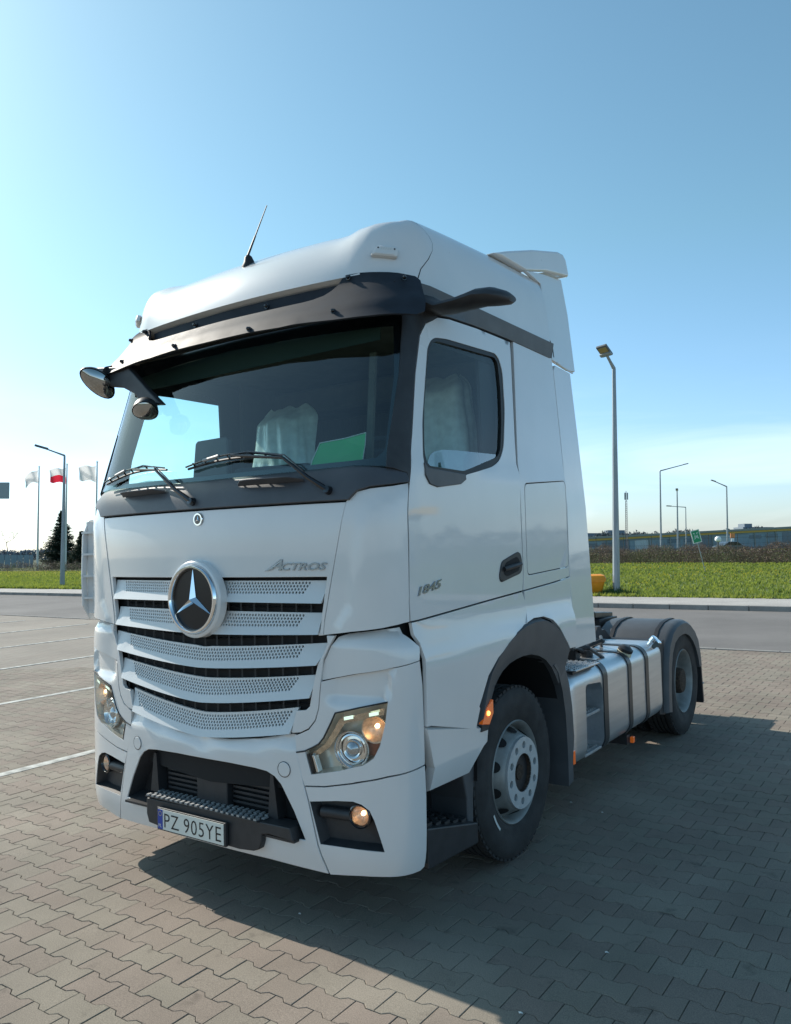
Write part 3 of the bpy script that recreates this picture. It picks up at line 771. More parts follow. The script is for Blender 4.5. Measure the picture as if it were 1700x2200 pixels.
for i in range(nw):
    x = 1.2+i*LH/nw
    kind = i % 5
    if kind in (1, 2): hb('window', x, x+1.9, 1.05, 1.65, -.05, .05, GLZ)
    elif kind == 4: hb('roller_door', x, x+2.2, .05, 1.75, -.06, .05, WHT)
    elif kind == 3: hb('dark_bay', x, x+1.8, .05, 1.9, -.04, .06, GLZ)
for i in range(int(LH/3.4)):
    hb('column', i*3.4, i*3.4+.14, 0, 2.05, -.16, -.02, FASC)
for i in range(26): hb('cladding_sheet', i*LH/26+.03, (i+1)*LH/26-.03, 1.78, 2.04, -.018, .02, WALLM)
ang = math.atan2(A1.y-A0.y, A1.x-A0.x)
hall.location = A0+Vector((0, 0, -.54)); hall.rotation_euler = (0, -.0256, ang)
# distant blocks of flats behind the hall
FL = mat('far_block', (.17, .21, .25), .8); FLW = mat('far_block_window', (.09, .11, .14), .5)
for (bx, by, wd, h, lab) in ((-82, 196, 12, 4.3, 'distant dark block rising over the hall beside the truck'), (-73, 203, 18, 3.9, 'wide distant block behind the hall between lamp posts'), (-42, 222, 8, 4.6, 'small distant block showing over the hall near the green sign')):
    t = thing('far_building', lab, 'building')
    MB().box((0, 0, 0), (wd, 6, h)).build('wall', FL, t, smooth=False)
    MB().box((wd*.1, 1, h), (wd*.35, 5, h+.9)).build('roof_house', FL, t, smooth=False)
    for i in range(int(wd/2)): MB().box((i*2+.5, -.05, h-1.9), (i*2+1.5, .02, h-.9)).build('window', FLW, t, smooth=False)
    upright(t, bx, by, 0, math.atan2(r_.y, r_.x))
# mesh fence in front of the hall
t = thing('mesh_fence', 'dark thin wire fence with tall posts behind the right hedge', 'fence')
fm = mat('fence_dark', (.05, .06, .06), .6)
FL0, FL1 = Vector((-44, 86, 0)), Vector((2, 105, 0)); Lf = (FL1-FL0).length
for i in range(int(Lf/3.2)+1):
    MB().tube([(i*3.2, 0, 0), (i*3.2, 0, 2.0), (i*3.2, -.25, 2.35)], .035, 5).build('post', fm, t)
for z in (.55, 1.2, 1.9): MB().tube([(0, 0, z), (Lf, 0, z)], .014, 4).build('wire', fm, t)
wv = MB()
for i in range(int(Lf/.6)): wv.tube([(i*.6, 0, .1), (i*.6, 0, 1.9)], .006, 3, cap=False)
wv.build('mesh_panel', fm, t, kind='stuff')
t.location = FL0; t.rotation_euler = (0, 0, math.atan2(FL1.y-FL0.y, FL1.x-FL0.x))
# guard rail
t = thing('guard_rail', 'low dark guard rail running along behind the right hedge', 'barrier')
Lg = 46
MB().box((0, -.04, .62), (Lg, .04, .72)).build('rail', fm, t, smooth=False)
for i in range(16): MB().box((i*3, -.05, 0), (i*3+.1, .05, .65)).build('post', fm, t, smooth=False)
t.location = (-40, 88, .05); t.rotation_euler = (0, 0, math.atan2(19, 46))
# leaning evacuation sign
t = thing('leaning_sign', 'leaning green and white pictogram sign on a thin post in the grass', 'sign')
MB().tube([(0, 0, 0), (0, 0, 1.85)], .022, 6).build('post', GALV, t)
MB().box((-.23, -.05, 1.62), (.23, -.03, 2.30)).build('white_plate', mat('sign_white', (.75, .78, .75), .5), t, smooth=False)
SG = mat('sign_green', (.01, .28, .12), .5); SW = mat('sign_white_print', (.8, .82, .8), .5)
MB().box((-.19, -.056, 1.66), (.19, -.052, 2.26)).build('green_field', SG, t, smooth=False)
ms_ = MB()
for sx in (-1, 1):
    for sz in (-1, 1):      # four arrows pointing to the middle
        cx, cz = sx*.125, 2.0+sz*.17; d = Vector((-sx, 0, -sz)).normalized(); n = Vector((d.z, 0, -d.x))
        p = Vector((cx, -.06, cz)); ms_.add([p+n*.012, p-n*.012, p+d*.06-n*.012, p+d*.06+n*.012], [(0, 1, 2, 3)]); q = p+d*.06; ms_.add([q+n*.04, q-n*.04, q+d*.05], [(0, 1, 2)])
for cx in (-.07, 0, .07): ms_.lathe([(0, 0), (.016, 0)], (0, -1, 0), (cx, -.06, 2.03), 8); ms_.add([(cx-.018, -.06, 1.90), (cx+.018, -.06, 1.90), (cx+.018, -.06, 2.0), (cx-.018, -.06, 2.0)], [(0, 1, 2, 3)])
ms_.build('pictogram', SW, t, smooth=False)
upright(t, -7.21, 40.34, .08); e_ = Euler((0, 0, math.atan2(r_.y, r_.x))).to_quaternion()
t.rotation_quaternion = TILT @ e_ @ Euler((0, -.25, 0)).to_quaternion()
# white plastic sack / round lamp in front of hall
t = thing('white_globe', 'white rounded housing on a dark stand behind the leaning sign', 'housing')
MB().lathe([(0, .32), (.2, .28), (.31, .12), (.33, -.05), (.26, -.2), (.1, -.26), (0, -.27)], (.15, 0, 1), (0, 0, 1.75), 14).build('dome', mat('dome_white', (.8, .82, .82), .4), t)
MB().tube([(0, 0, 0), (0, 0, 1.55)], [.12, .10], 6).build('stand', LAMPH, t); upright(t, -17.3, 87.0)
# small orange and white post sign
t = thing('marker_sign', 'small orange and white marker on a post before the hall near the right edge', 'sign')
MB().tube([(0, 0, 0), (0, 0, 1.4)], .05, 5).build('post', LAMPH, t)
MB().box((-.2, -.04, 1.1), (.2, .04, 1.8)).build('white_panel', SW, t, smooth=False); MB().box((-.28, -.05, 1.85), (.28, .05, 2.45)).build('orange_panel', mat('marker_orange', (.7, .25, .08), .6), t, smooth=False)
upright(t, -20.4, 108.4, 0, math.atan2(r_.y, r_.x))
# parked car far away
t = thing('parked_car', 'dark saloon car far off in front of the hall near the right edge', 'car')
prof = [(-2.2, .25), (-2.2, .75), (-1.6, .9), (-.9, 1.38), (.5, 1.40), (1.2, .95), (2.1, .8), (2.25, .3)]
cp = mat('car_paint', (.06, .08, .10), .2, coat=1)
MB().prism(prof, -.85, .85, lambda a, b, d: (a, d, b)).build('body', cp, t, smooth=False, bevel=.06)
MB().prism([(-1.45, .93), (-.85, 1.30), (.45, 1.31), (1.02, .96)], -.862, .862, lambda a, b, d: (a, d, b)).build('window', GLOSSB, t, smooth=False)
for sx in (-1.35, 1.4):
    for sy in (-1, 1): MB().lathe([(0, -.1), (.32, -.1), (.32, .1), (0, .1)], (0, 1, 0), (sx, sy*.78, .32), 16).build('wheel', RUB, t)
upright(t, -20.6, 108.2, .0, math.atan2(r_.y, r_.x)+.25)
# grit bin
YB = mat('bin_yellow', (.72, .27, .008), .45, noise_amt=.12, noise_scale=8)
t = thing('grit_bin', 'yellow orange plastic grit bin with a domed lid behind the cab', 'grit bin')
bd = MB(); 
def ring(hx, hy, z): return rnd([(-hx, -hy), (hx, -hy), (hx, hy), (-hx, hy)], .07, 3)
rs_ = [(ring(.27, .22, 0), 0.0), (ring(.33, .27, 0), .12), (ring(.42, .34, 0), .46), (ring(.46, .38, 0), .47), (ring(.46, .38, 0), .53)]
def loft(rings, m_, nm, par, cap=True, **k):
    mb = MB(); n = len(rings[0][0])
    for rg_, z in rings: mb.v += [Vector((a, b, z)) for a, b in rg_]
    for i in range(len(rings)-1):
        for q in range(n): mb.f.append((i*n+q, i*n+(q+1) % n, (i+1)*n+(q+1) % n, (i+1)*n+q)); mb.m.append(0)
    if cap: mb.f.append(tuple(range(n))[::-1]); mb.f.append(tuple((len(rings)-1)*n+q for q in range(n))); mb.m += [0, 0]
    return mb.build(nm, m_, par, **k)
loft(rs_, YB, 'tub', t)
loft([(ring(.475, .395, 0), .535), (ring(.475, .395, 0), .57), (ring(.42, .34, 0), .66), (ring(.30, .22, 0), .70)], YB, 'lid', t)
t.location = (-6.55, 22.75, .09); t.rotation_euler = (0, 0, .35)
# dark tuft weeds round the lamp foot
wd_ = MB(); R = random.Random(9)
for _ in range(900):
    a = R.uniform(0, 2*PI); rr = abs(R.gauss(0, .42)); p = Vector((-5.75+rr*math.cos(a)*1.4, 22.75+rr*math.sin(a)*.6, .08)); h = .35*math.exp(-rr*1.3)*R.uniform(.5, 1.2)
    wd_.add([p, p+Vector((.035, 0, 0)), p+Vector((R.gauss(0, .06), R.gauss(0, .06), h))], [(0, 1, 2)])
tag(wd_.build('weeds', mat('weed_green', (.035, .085, .015), .7), None, smooth=False), 'darker green weeds round the foot of the tall lamp post', 'weeds', kind='stuff')

# ================================================================== THE TRUCK
TR = thing('tractor_truck', 'big white high-roof tractor unit without a trailer parked on the block paving', 'truck')
def P_(name, *a, **k): return panel(name, *a, **k)
PARTS = {}
# ---- inner dark skin behind the panels (with window openings)
WINP = [(1.357,2.967),(1.408,2.995),(1.549,3.012),(1.888,3.025),(2.230,3.038),(2.292,3.010),(2.340,2.936),(2.355,2.687),(2.319,2.452),(2.256,2.369),(2.157,2.328),(1.816,2.260),(1.812,2.234),(1.757,2.206),(1.514,2.178),(1.430,2.191),(1.375,2.235),(1.357,2.355),(1.333,2.506),(1.332,2.695),(1.332,2.923)]
SKYPATCH = [(1.413,2.290),(1.425,2.320),(1.445,2.345),(1.480,2.366),(1.565,2.384),(1.733,2.394),(2.227,2.408),(2.218,2.386),(2.162,2.361),(1.800,2.284)]
GLP = [(1.364,2.935),(1.398,2.968),(1.452,2.981),(2.229,3.012),(2.272,2.985),(2.305,2.827),(2.306,2.609),(2.277,2.434),(2.226,2.388),(1.800,2.280),(1.413,2.286),(1.380,2.358),(1.349,2.571),(1.346,2.826)]
WINP = rnd(WINP, .05, 3); GLP = rnd(GLP, .05, 3)
inner = [(0,.62),(.60,.66),(.64,.86),(.80,.98),(.86,1.10),(1.08,1.16),(1.30,1.20),(1.34,1.01),(1.62,.96),(1.80,1.26),(2.0,1.39),(2.45,1.45),(2.80,1.38),(3.1,1.22),(3.26,1.22),(3.26,3.24),(0,3.24)]
ws = [(0,2.30),(.98,2.30),(1.10,2.345),(1.115,2.75),(1.085,3.06),(0,3.08)]
for mo in (False, True):
    panel('inner_skin', [p for p in inner if p[1] < 2.28 or True], VOID, TR, holes=[], off=-.055, th=.004, g=.12, bevel=0, mirror_only=mo) if False else None
low = [(-a, b) for a, b in reversed([(u, min(z, 2.2)) for u, z in inner[1:-1]])]
# lower inner skin: one sheet round the nose below the glass
lo_pts = [(0,.62),(.60,.66),(.64,.86),(.80,.98),(.86,1.10),(1.08,1.16),(1.30,1.20),(1.34,1.01),(1.62,.96),(1.80,1.26),(2.0,1.39),(2.45,1.45),(2.80,1.38),(3.1,1.22),(3.26,1.22),(3.26,2.14),(1.30,2.14),(1.1,2.2),(0,2.2)]
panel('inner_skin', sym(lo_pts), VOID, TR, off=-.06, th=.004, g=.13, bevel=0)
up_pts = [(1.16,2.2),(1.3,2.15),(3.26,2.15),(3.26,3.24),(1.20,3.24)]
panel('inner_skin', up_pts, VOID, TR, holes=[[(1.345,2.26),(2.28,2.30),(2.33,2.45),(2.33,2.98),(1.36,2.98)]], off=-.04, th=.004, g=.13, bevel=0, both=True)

# ---- bonnet with louvres
bon = [(0,2.103),(.969,2.103),(.885,1.739),(.822,1.450),(0,1.428)]
cut = [(-.858,1.737),(.858,1.737),(.815,1.462),(.793,1.430),(-.793,1.430),(-.815,1.462)]
bonp = [(0,2.103),(.969,2.103),(.885,1.739),(.822,1.448),(.793,1.446),(.812,1.480),(.858,1.737),(0,1.737)]
panel('bonnet_panel', sym(bonp), PAINT, TR, off=0, g=.10, bevel=.003)
def vcurve(z0, ze, ue, p=1.35): return lambda u: z0+(ze-z0)*(min(1, abs(u)/ue))**p
def louvre(ztop, zbot, ue_t, ue_b, ptop, pbot, pe_t, pe_b, inner_t=None, inner_b=None, rows=4, star=False, name='louvre', dip=False, ext=None):
    n = 14
    top = [(ue_t*i/n, ztop(ue_t*i/n)) for i in range(n+1)]
    bot = [(ue_b*i/n, zbot(ue_b*i/n)) for i in range(n+1)]
    if dip:
        top = [(a, min(b, 1.62-math.sqrt(max(0, .263**2-a*a))) if a < .263 else b) for a, b in top]
        top = dens_open([(a, b) for a, b in top], .02)
        top = [(a, min(ztop(a), 1.62-math.sqrt(max(0, .262**2-a*a))) if a < .262 else ztop(a)) for a, b in top]
    half = top+list(reversed(bot))
    outer = sym(half)
    holes = []
    pr = .0205; k = 0
    cols = int(pe_t/pr)+2
    for r in range(rows):
        fr = (r+.5)/rows
        e = pe_t+(pe_b-pe_t)*fr
        for c in range(-cols, cols+1):
            u = (c+(.5 if r % 2 else 0))*pr
            if abs(u) > e: continue
            if star and abs(u) < (inner_t+(inner_b-inner_t)*fr): continue
            z = ptop(u)+(pbot(u)-ptop(u))*fr
            if dip and (u*u+(z-1.62)**2) < .272**2: continue
            holes.append([(u+.0066*math.cos(2*PI*q/8), z+.0071*math.sin(2*PI*q/8)) for q in range(8)])
    def rel(u, z):
        t = (ztop(u)-z)/max(.02, (ztop(u)-zbot(u)))
        return -.030+.042*max(0, min(1, t))**1.4
    return panel(name, outer, PERF, TR, holes=holes, off=0, th=.014, g=0, relief=rel, bevel=0, sub=.04)[0]
def dens_open(pts, step):
    o = []
    for p, q in zip(pts, pts[1:]):
        n = max(1, int(math.dist(p, q)/step))
        for k in range(n): o.append((p[0]+(q[0]-p[0])*k/n, p[1]+(q[1]-p[1])*k/n))
    return o+[pts[-1]]
c_ = lambda v: (lambda u: v)
louvre(c_(1.718), vcurve(1.608,1.606,.83), .852, .826, vcurve(1.712,1.714,.75), vcurve(1.648,1.650,.7), .755, .705, .205, .205, 4, True)
louvre(vcurve(1.556,1.557,.82), vcurve(1.432,1.452,.8), .816, .797, vcurve(1.546,1.550,.7), vcurve(1.472,1.486,.66), .72, .668, .20, .165, 4, True)
louvre(vcurve(1.362,1.410,.84), vcurve(1.249,1.300,.765), .836, .766, vcurve(1.352,1.395,.69), vcurve(1.284,1.330,.64), .70, .645, rows=4, dip=True)
louvre(vcurve(1.191,1.249,.755), vcurve(1.062,1.137,.724), .752, .724, vcurve(1.180,1.232,.645), vcurve(1.100,1.163,.595), .652, .602, rows=5)
l5 = louvre(vcurve(1.004,1.092,.712), vcurve(.878,.953,.617), .640, .606, vcurve(.993,1.062,.595), vcurve(.914,.984,.55), .60, .556, rows=5)
# bars between the louvres (radiator behind)
for i, (za, zb_) in enumerate(((1.60,1.56),(1.43,1.37),(1.27,1.21),(1.09,1.02))):
    mb = MB()
    for s in (0,):
        zc = (za+zb_)/2
        mb.grid(lambda u, t: wo(u, zc+t*.006-.0+(.05*(abs(u)/.75)**1.35 if i > 0 else 0), -.045+abs(t)*-.01), lin(-.74, .74, 30), [-1, 0, 1])
    mb.build('radiator_bar', DARK, TR)
mb = MB()
for i in range(17):
    u = -.72+i*.09; a, b = wo(u-.003, .95, -.042), wo(u+.003, 1.66, -.042)
    mb.tube([a, Vector((a.x, b.y, 1.68))], .006, 4)
mb.build('radiator_grid', DARK, TR, smooth=False)
# side frame of the lower grille
gfr = [(.842,1.448),(.886,1.448),(.850,1.400),(.803,1.330),(.783,1.20),(.770,1.087),(.750,1.03),(.712,.985),(.665,.962),(.622,.956),(.612,.957),(.643,1.068),(.700,1.075),(.722,1.095),(.730,1.137),(.757,1.25),(.772,1.305),(.840,1.408)]
panel('grille_frame', gfr, PAINT, TR, off=.0, g=0, both=True, bevel=.003)
# ---- star
star = MB()
SC0 = Vector((0, -.002, 1.621)); AX = (0, -1, 0)
star.lathe([(.163,.004),(.165,.022),(.172,.030),(.180,.030),(.187,.022),(.189,.004)], AX, SC0, 72)
em = star.build('emblem', CHROME, TR)
MB().lathe([(.188,-.04),(.1885,.008),(.192,.012),(.202,.010),(.209,.002),(.212,-.04)], AX, SC0, 72).build('emblem_surround', PAINT, em)
MB().lathe([(0,.006),(.1625,.005)], AX, SC0, 64).build('emblem_disc', DISCB, em)
def star3(c, R, r, d0, d1, m, par, nm='star', ax=None):
    vs = [Vector((0, d1, 0))]
    for k in range(3):
        a = PI/2+k*2*PI/3; vs.append(Vector((R*math.cos(a), d0, R*math.sin(a)))); b = a+PI/3; vs.append(Vector((r*math.cos(b), d0, r*math.sin(b))))
    fs = [(0, i, i % 6+1) for i in range(1, 7)]
    vs = [v+Vector(c) for v in vs]
    return mesh(nm, vs, fs, m, par, smooth=False, recalc=False)
star3(SC0, .166, .0235, -.008, -.036, CHROME, em)
bdg = MB().lathe([(.024,0),(.026,.005),(.034,.005),(.036,0)], AX, (0,.034,2.055), 36).build('small_badge', CHROME, TR)
MB().lathe([(0,.002),(.0245,.002)], AX, (0,.034,2.055), 30).build('badge_disc', GLOSSB, bdg)
star3((0,.032,2.055), .024, .0042, -.001, -.006, CHROME, bdg)
# ---- text
def text(body, name, size, m, parent, fn, xs=1, shear=0, ext=.004, spacing=1, res=3, width=None, x0=0, bold=0, smallcaps=None):
    cu = bpy.data.curves.new('txt', 'FONT'); cu.body = body; cu.size = size; cu.extrude = ext; cu.shear = shear; cu.space_character = spacing; cu.resolution_u = res; cu.offset = bold
    ob = bpy.data.objects.new('txt', cu); COL.objects.link(ob)
    dg = bpy.context.evaluated_depsgraph_get(); me = bpy.data.meshes.new_from_object(ob.evaluated_get(dg))
    bpy.data.objects.remove(ob)
    x_ = [v.co.x for v in me.vertices]; a, b = min(x_), max(x_)
    k = (width/(b-a)) if width else xs
    for v in me.vertices:
        v.co = fn(x0+(v.co.x-a)*k, v.co.y, v.co.z)
    me.materials.clear(); me.materials.append(m)
    for p in me.polygons: p.use_smooth = False
    o = bpy.data.objects.new(name, me); return finish(o, parent)
text('A', 'lettering', .080, TEXTM, TR, lambda a, b, c: wo(a, 1.772+b, .003+c), shear=.55, ext=.003, width=.105, x0=.492, bold=.0012)
text('CTROS', 'lettering', .052, TEXTM, TR, lambda a, b, c: wo(a, 1.772+b, .003+c), shear=.35, ext=.003, width=.275, x0=.588, bold=.001)
# long foot of the first letter
mb = MB(); mb.prism([(.478,1.768),(.530,1.776),(.545,1.786),(.520,1.781)], 0, .004, lambda a, b, d: wo(a, b, .002+d)); mb.build('letter_foot', TEXTM, TR, smooth=False)
text('1845', 'lettering', .058, TEXTM, TR, lambda a, b, c: wo(U(.345+a, 1.625+b), 1.632+b+a*.14, .003+c), shear=.25, ext=.003, width=.225, bold=.0012)
# ---- corner deflectors
dfl = [(.972,2.106),(1.000,2.147),(1.061,2.163),(1.162,2.172),(1.250,2.186),(1.252,1.9),(1.248,1.512),(1.219,1.509),(1.111,1.489),(.95,1.466),(.828,1.451),(.890,1.739)]
def dfl_rel(u, z):
    ur = interp(z, [(1.47,.87),(1.59,.96),(1.81,.98),(2.0,1.0),(2.084,1.03),(2.12,1.12),(2.2,1.3)])
    t = max(0, min(1, (u-ur)/.05)); return .002+.010*t*t*(3-2*t)
panel('corner_deflector', dfl, PAINT, TR, off=0, g=.02, gv=.03, relief=dfl_rel, both=True, sub=.03, angle=60)
# vanes behind the far side deflector
mb = MB()
for z in (2.02, 1.88, 1.74, 1.60):
    mb.prism([(-1.238,.150),(-1.15,.178),(-1.15,.24),(-1.238,.215)], z-.007, z+.007, lambda a, b, d: (a, b, d))
vn = mb.build('vane', PAINT, TR, smooth=False, kind='stuff')
MB().prism([(-1.15,.215),(-1.236,.186),(-1.236,.194),(-1.15,.223)], 1.50, 2.09, lambda a, b, d: (a, b, d)).build('vane_back', PAINT, TR, smooth=False)
mb = MB(); mb.prism([(.20,2.10),(.155,2.0),(.145,1.75),(.150,1.55),(.20,1.46),(.27,1.45),(.22,1.52),(.185,1.58),(.18,1.75),(.19,1.98),(.23,2.06),(.30,2.08),(.30,2.12)], 0, 1, lambda a, b, d: (-1.226-.016*d, a, b))
mb.build('vane_frame', PAINT, TR, smooth=False, bevel=.006)
# ---- wing below the deflectors, headlight surround, bumper
wing = [(.789,1.226),(.862,1.242),(1.122,1.298),(1.284,1.322),(1.300,1.385),(1.272,1.41),(1.228,1.458),(1.222,1.490),(1.11,1.480),(.95,1.456),(.892,1.440),(.852,1.396),(.806,1.325),(.792,1.27)]
def wing_rel(u, z):
    t = max(0, min(1, (z-1.395)/.07)); return -.045*t*t-.012*max(0, min(1, (1.02-u)/.15))
panel('upper_wing', wing, PAINT, TR, off=0, g=.03, relief=wing_rel, both=True, sub=.03, angle=50)
HL = [(1.100,1.132),(.993,1.103),(.865,1.068),(.839,1.017),(.798,.943),(.770,.912),(.741,.894),(.690,.870),(.640,.859),(.667,.749),(.780,.772),(.880,.793),(.997,.830),(1.037,.868),(1.063,.929),(1.087,1.032)]
srd = [(.862,1.238),(1.122,1.294),(1.284,1.318),(1.300,1.20),(1.304,1.0),(1.304,.819),(1.200,.803),(1.095,.788),(.947,.743),(.799,.713),(.684,.703),(.674,.745),(.647,.857),(.634,.944),(.665,.956),(.716,.980),(.755,1.026),(.775,1.085),(.788,1.20),(.808,1.320),(.802,1.296)]
srd = srd[:-2]+[(.790,1.220)]
def srd_rel(u, z):
    ul = interp(z, [(1.13,1.100),(1.30,1.135)])
    if z > 1.11:
        k = min(1, (z-1.11)/.03); t = max(0, min(1, (ul-u)/.02)); return -.028*t*k*(1 if u > .86 else max(0, (u-.80)/.06))
    return 0
panel('headlight_surround', srd, PAINT, TR, holes=[[(a, b) for a, b in HL]], off=0, g=.022, relief=srd_rel, both=True, sub=.025, angle=50)
FOG = [(.712,.628),(.86,.648),(.95,.655),(.990,.645),(1.018,.620),(1.035,.575),(1.050,.520),(1.074,.430),(.970,.430),(.768,.428)]
bcr = [(.688,.696),(.799,.706),(.947,.736),(1.095,.780),(1.200,.796),(1.304,.811),(1.309,.66),(1.306,.49),(1.296,.330),(1.270,.318),(1.174,.313),(1.050,.308),(.891,.290),(.810,.282),(.759,.422),(.708,.635)]
def low_rel(u, z): return -.02*max(0, min(1, (.42-z)/.12))**2 if z < .42 else 0
panel('bumper_corner', bcr, PAINT, TR, holes=[FOG], off=0, g=.05, relief=low_rel, both=True, sub=.04)
opn = [(0,.762),(.20,.762),(.38,.756),(.457,.748),(.505,.728),(.545,.692),(.62,.57),(.685,.436)]
bct = [(0,.872),(.20,.880),(.40,.905),(.6075,.948),(.628,.944),(.641,.857),(.668,.745),(.700,.635),(.751,.422),(.800,.283),(.45,.300),(0,.306)]
def bc_rel(u, z):
    zb = interp(abs(u), [(0,.822),(.6,.89),(.8,.9)]); t = max(0, min(1, (zb+.025-z)/.03)); return -.022+.024*t*t*(3-2*t)+low_rel(u, z)
panel('bumper_centre', sym(bct), PAINT, TR, holes=[sym(opn+[(.40,.436)])[:]], off=0, g=.04, relief=bc_rel, sub=.035, angle=50)
for s in (-1, 1):
    mb = MB(); c = wo(s*.566, .770, .0); n = normal(s*.566, .770)
    mb.lathe([(0,.0035),(.034,.0035),(.037,.001),(.037,-.006)], n, c+n*.003, 28); o = mb.build('tow_cap', PAINT, TR)
    MB().lathe([(.0365,.0015),(.040,.0015)], n, c+n*.003, 28).build('cap_gap', SEAL, o)
# opening: dark box with grilles behind
mb = MB(); op = sym(opn+[(.40,.436)])
n_ = len(op)
for k in range(n_):
    a, b = op[k], op[(k+1) % n_]
    p, q = wo(a[0], a[1], -.005), wo(b[0], b[1], -.005); p2, q2 = Vector((p.x*.93, .16, .6+(p.z-.6)*.80)), Vector((q.x*.93, .16, .6+(q.z-.6)*.80))
    mb.add([p, q, q2, p2], [(0, 1, 2, 3)])
mb.build('intake_surround', DARK, TR, angle=50)
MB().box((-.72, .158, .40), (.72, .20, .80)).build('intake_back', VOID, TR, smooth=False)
for (xa, xb) in ((-.40, -.13), (.13, .42)):
    mb = MB()
    for i in range(7): mb.box((xa, .135, .52+i*.026), (xb, .150, .532+i*.026))
    mb.build('intake_slats', DARK, TR, smooth=False)
MB().box((-.12, .10, .48), (.12, .155, .72)).build('radar_cover', DARK, TR, bevel=.008, smooth=False)
for s in (-1, 1): MB().prism([(.43,.50),(.45,.72),(.47,.72),(.50,.50)], .09, .155, lambda a, b, d: (s*a, d, b)).build('intake_rib', DARK, TR, smooth=False)
# lower inner shelf of opening and the step
MB().box((-.66, .03, .425), (.66, .17, .437)).build('intake_sill', DARK, TR, smooth=False)
stp = [(-.442,.487),(-.445,.40),(-.425,.352),(-.33,.345),(.30,.337),(.395,.345),(.435,.36),(.452,.400),(.455,.438),(.50,.447),(.66,.437),(.64,.50),(.44,.500)]
MB().prism(stp, .006, .12, lambda a, b, d: (a, d+.035*a*a, b)).build('step_body', DARK, TR, smooth=False, bevel=.006)
mb = MB(); tp = MB()
mb.box((-.440, .0, .4985), (.440, .125, .504)); so = mb.build('step_tread', STRAP, TR, smooth=False)
for i in range(22):
    x = -.43+i*.040
    tp.box((x, .002, .5035), (x+.018, .030, .513)); tp.box((x+.02, .040, .5035), (x+.038, .075, .511)); tp.box((x, .085, .5035), (x+.018, .118, .511))
tp.build('tread_studs', ALUD, so, smooth=False, kind='stuff')
# plate
plx = -.050
mb = MB().box((plx-.272, -.012, .338), (plx+.272, .008, .462)); pf_ = mb.build('plate_holder', DARK, TR, smooth=False, bevel=.004)
MB().box((plx-.260, -.016, .347), (plx+.260, -.0125, .455)).build('number_plate', PLATEW, pf_, smooth=False)
MB().box((plx-.259, -.0175, .348), (plx-.219, -.0165, .454)).build('plate_band', PLATEB, pf_, smooth=False)
text('PZ', 'plate_text', .112, BLACKP, pf_, lambda a, b, c: Vector((plx-.205+a, -.017-c*.3, .361+b)), ext=.001, width=.118, bold=-.0008, spacing=1.1)
text('905YE', 'plate_text', .112, BLACKP, pf_, lambda a, b, c: Vector((plx-.045+a, -.017-c*.3, .361+b)), ext=.001, width=.288, bold=-.0008, spacing=1.1)
text('PL', 'plate_text', .026, PLATEW, pf_, lambda a, b, c: Vector((plx-.252+a, -.018-c*.3, .358+b)), ext=.0006, width=.026)
mb = MB()
for k in range(12):
    a = 2*PI*k/12; mb.lathe([(0, 0), (.0022, 0)], (0, -1, 0), (plx-.239+.012*math.cos(a), -.018, .432+.012*math.sin(a)), 5)
mb.build('plate_stars', mat('plate_yellow', (.8, .6, .05), .5), pf_, smooth=False)
# ---- fog lamp pods
for s in (1, -1):
    mb = MB(); n_ = len(FOG)
    for k in range(n_):
        a, b = FOG[k], FOG[(k+1) % n_]
        p, q = wo(s*a[0], a[1], -.004), wo(s*b[0], b[1], -.004); c = wo(s*.92, .55, -.06)
        p2, q2 = c+(wo(s*a[0], a[1], -.06)-c)*.86, c+(wo(s*b[0], b[1], -.06)-c)*.86
        mb.add([p, q, q2, p2], [(0, 1, 2, 3)]); mb.add([p2, q2, c], [(0, 1, 2)])
    pod = mb.build('fog_lamp_pod', DARK, TR, angle=40)
    c = wo(s*.975, .582, -.035); n = Vector((s*.18, -1, 0)).normalized()
    MB().lathe([(.058,-.03),(.060,.018),(.052,.024),(.046,.016),(.044,-.01)], n, c, 32).build('fog_ring', GLOSSB, pod)
    MB().lathe([(0,-.028),(.02,-.024),(.036,-.008),(.045,.010)], n, c, 28).build('fog_reflector', WARMREFL, pod)
    MB().lathe([(0,-.005),(.010,-.004),(.012,-.016),(0,-.02)], n, c+Vector((.008, 0, .008)), 12).build('fog_bulb', BULB, pod)
    MB().lathe([(0,.026),(.02,.0245),(.036,.019),(.046,.013)], n, c, 32).build('fog_lens', LENS, pod)
    MB().tube([wo(s*.76, .575, -.045), wo(s*.93, .575, -.04)], .030, 12).build('pod_rib', DARK, pod)
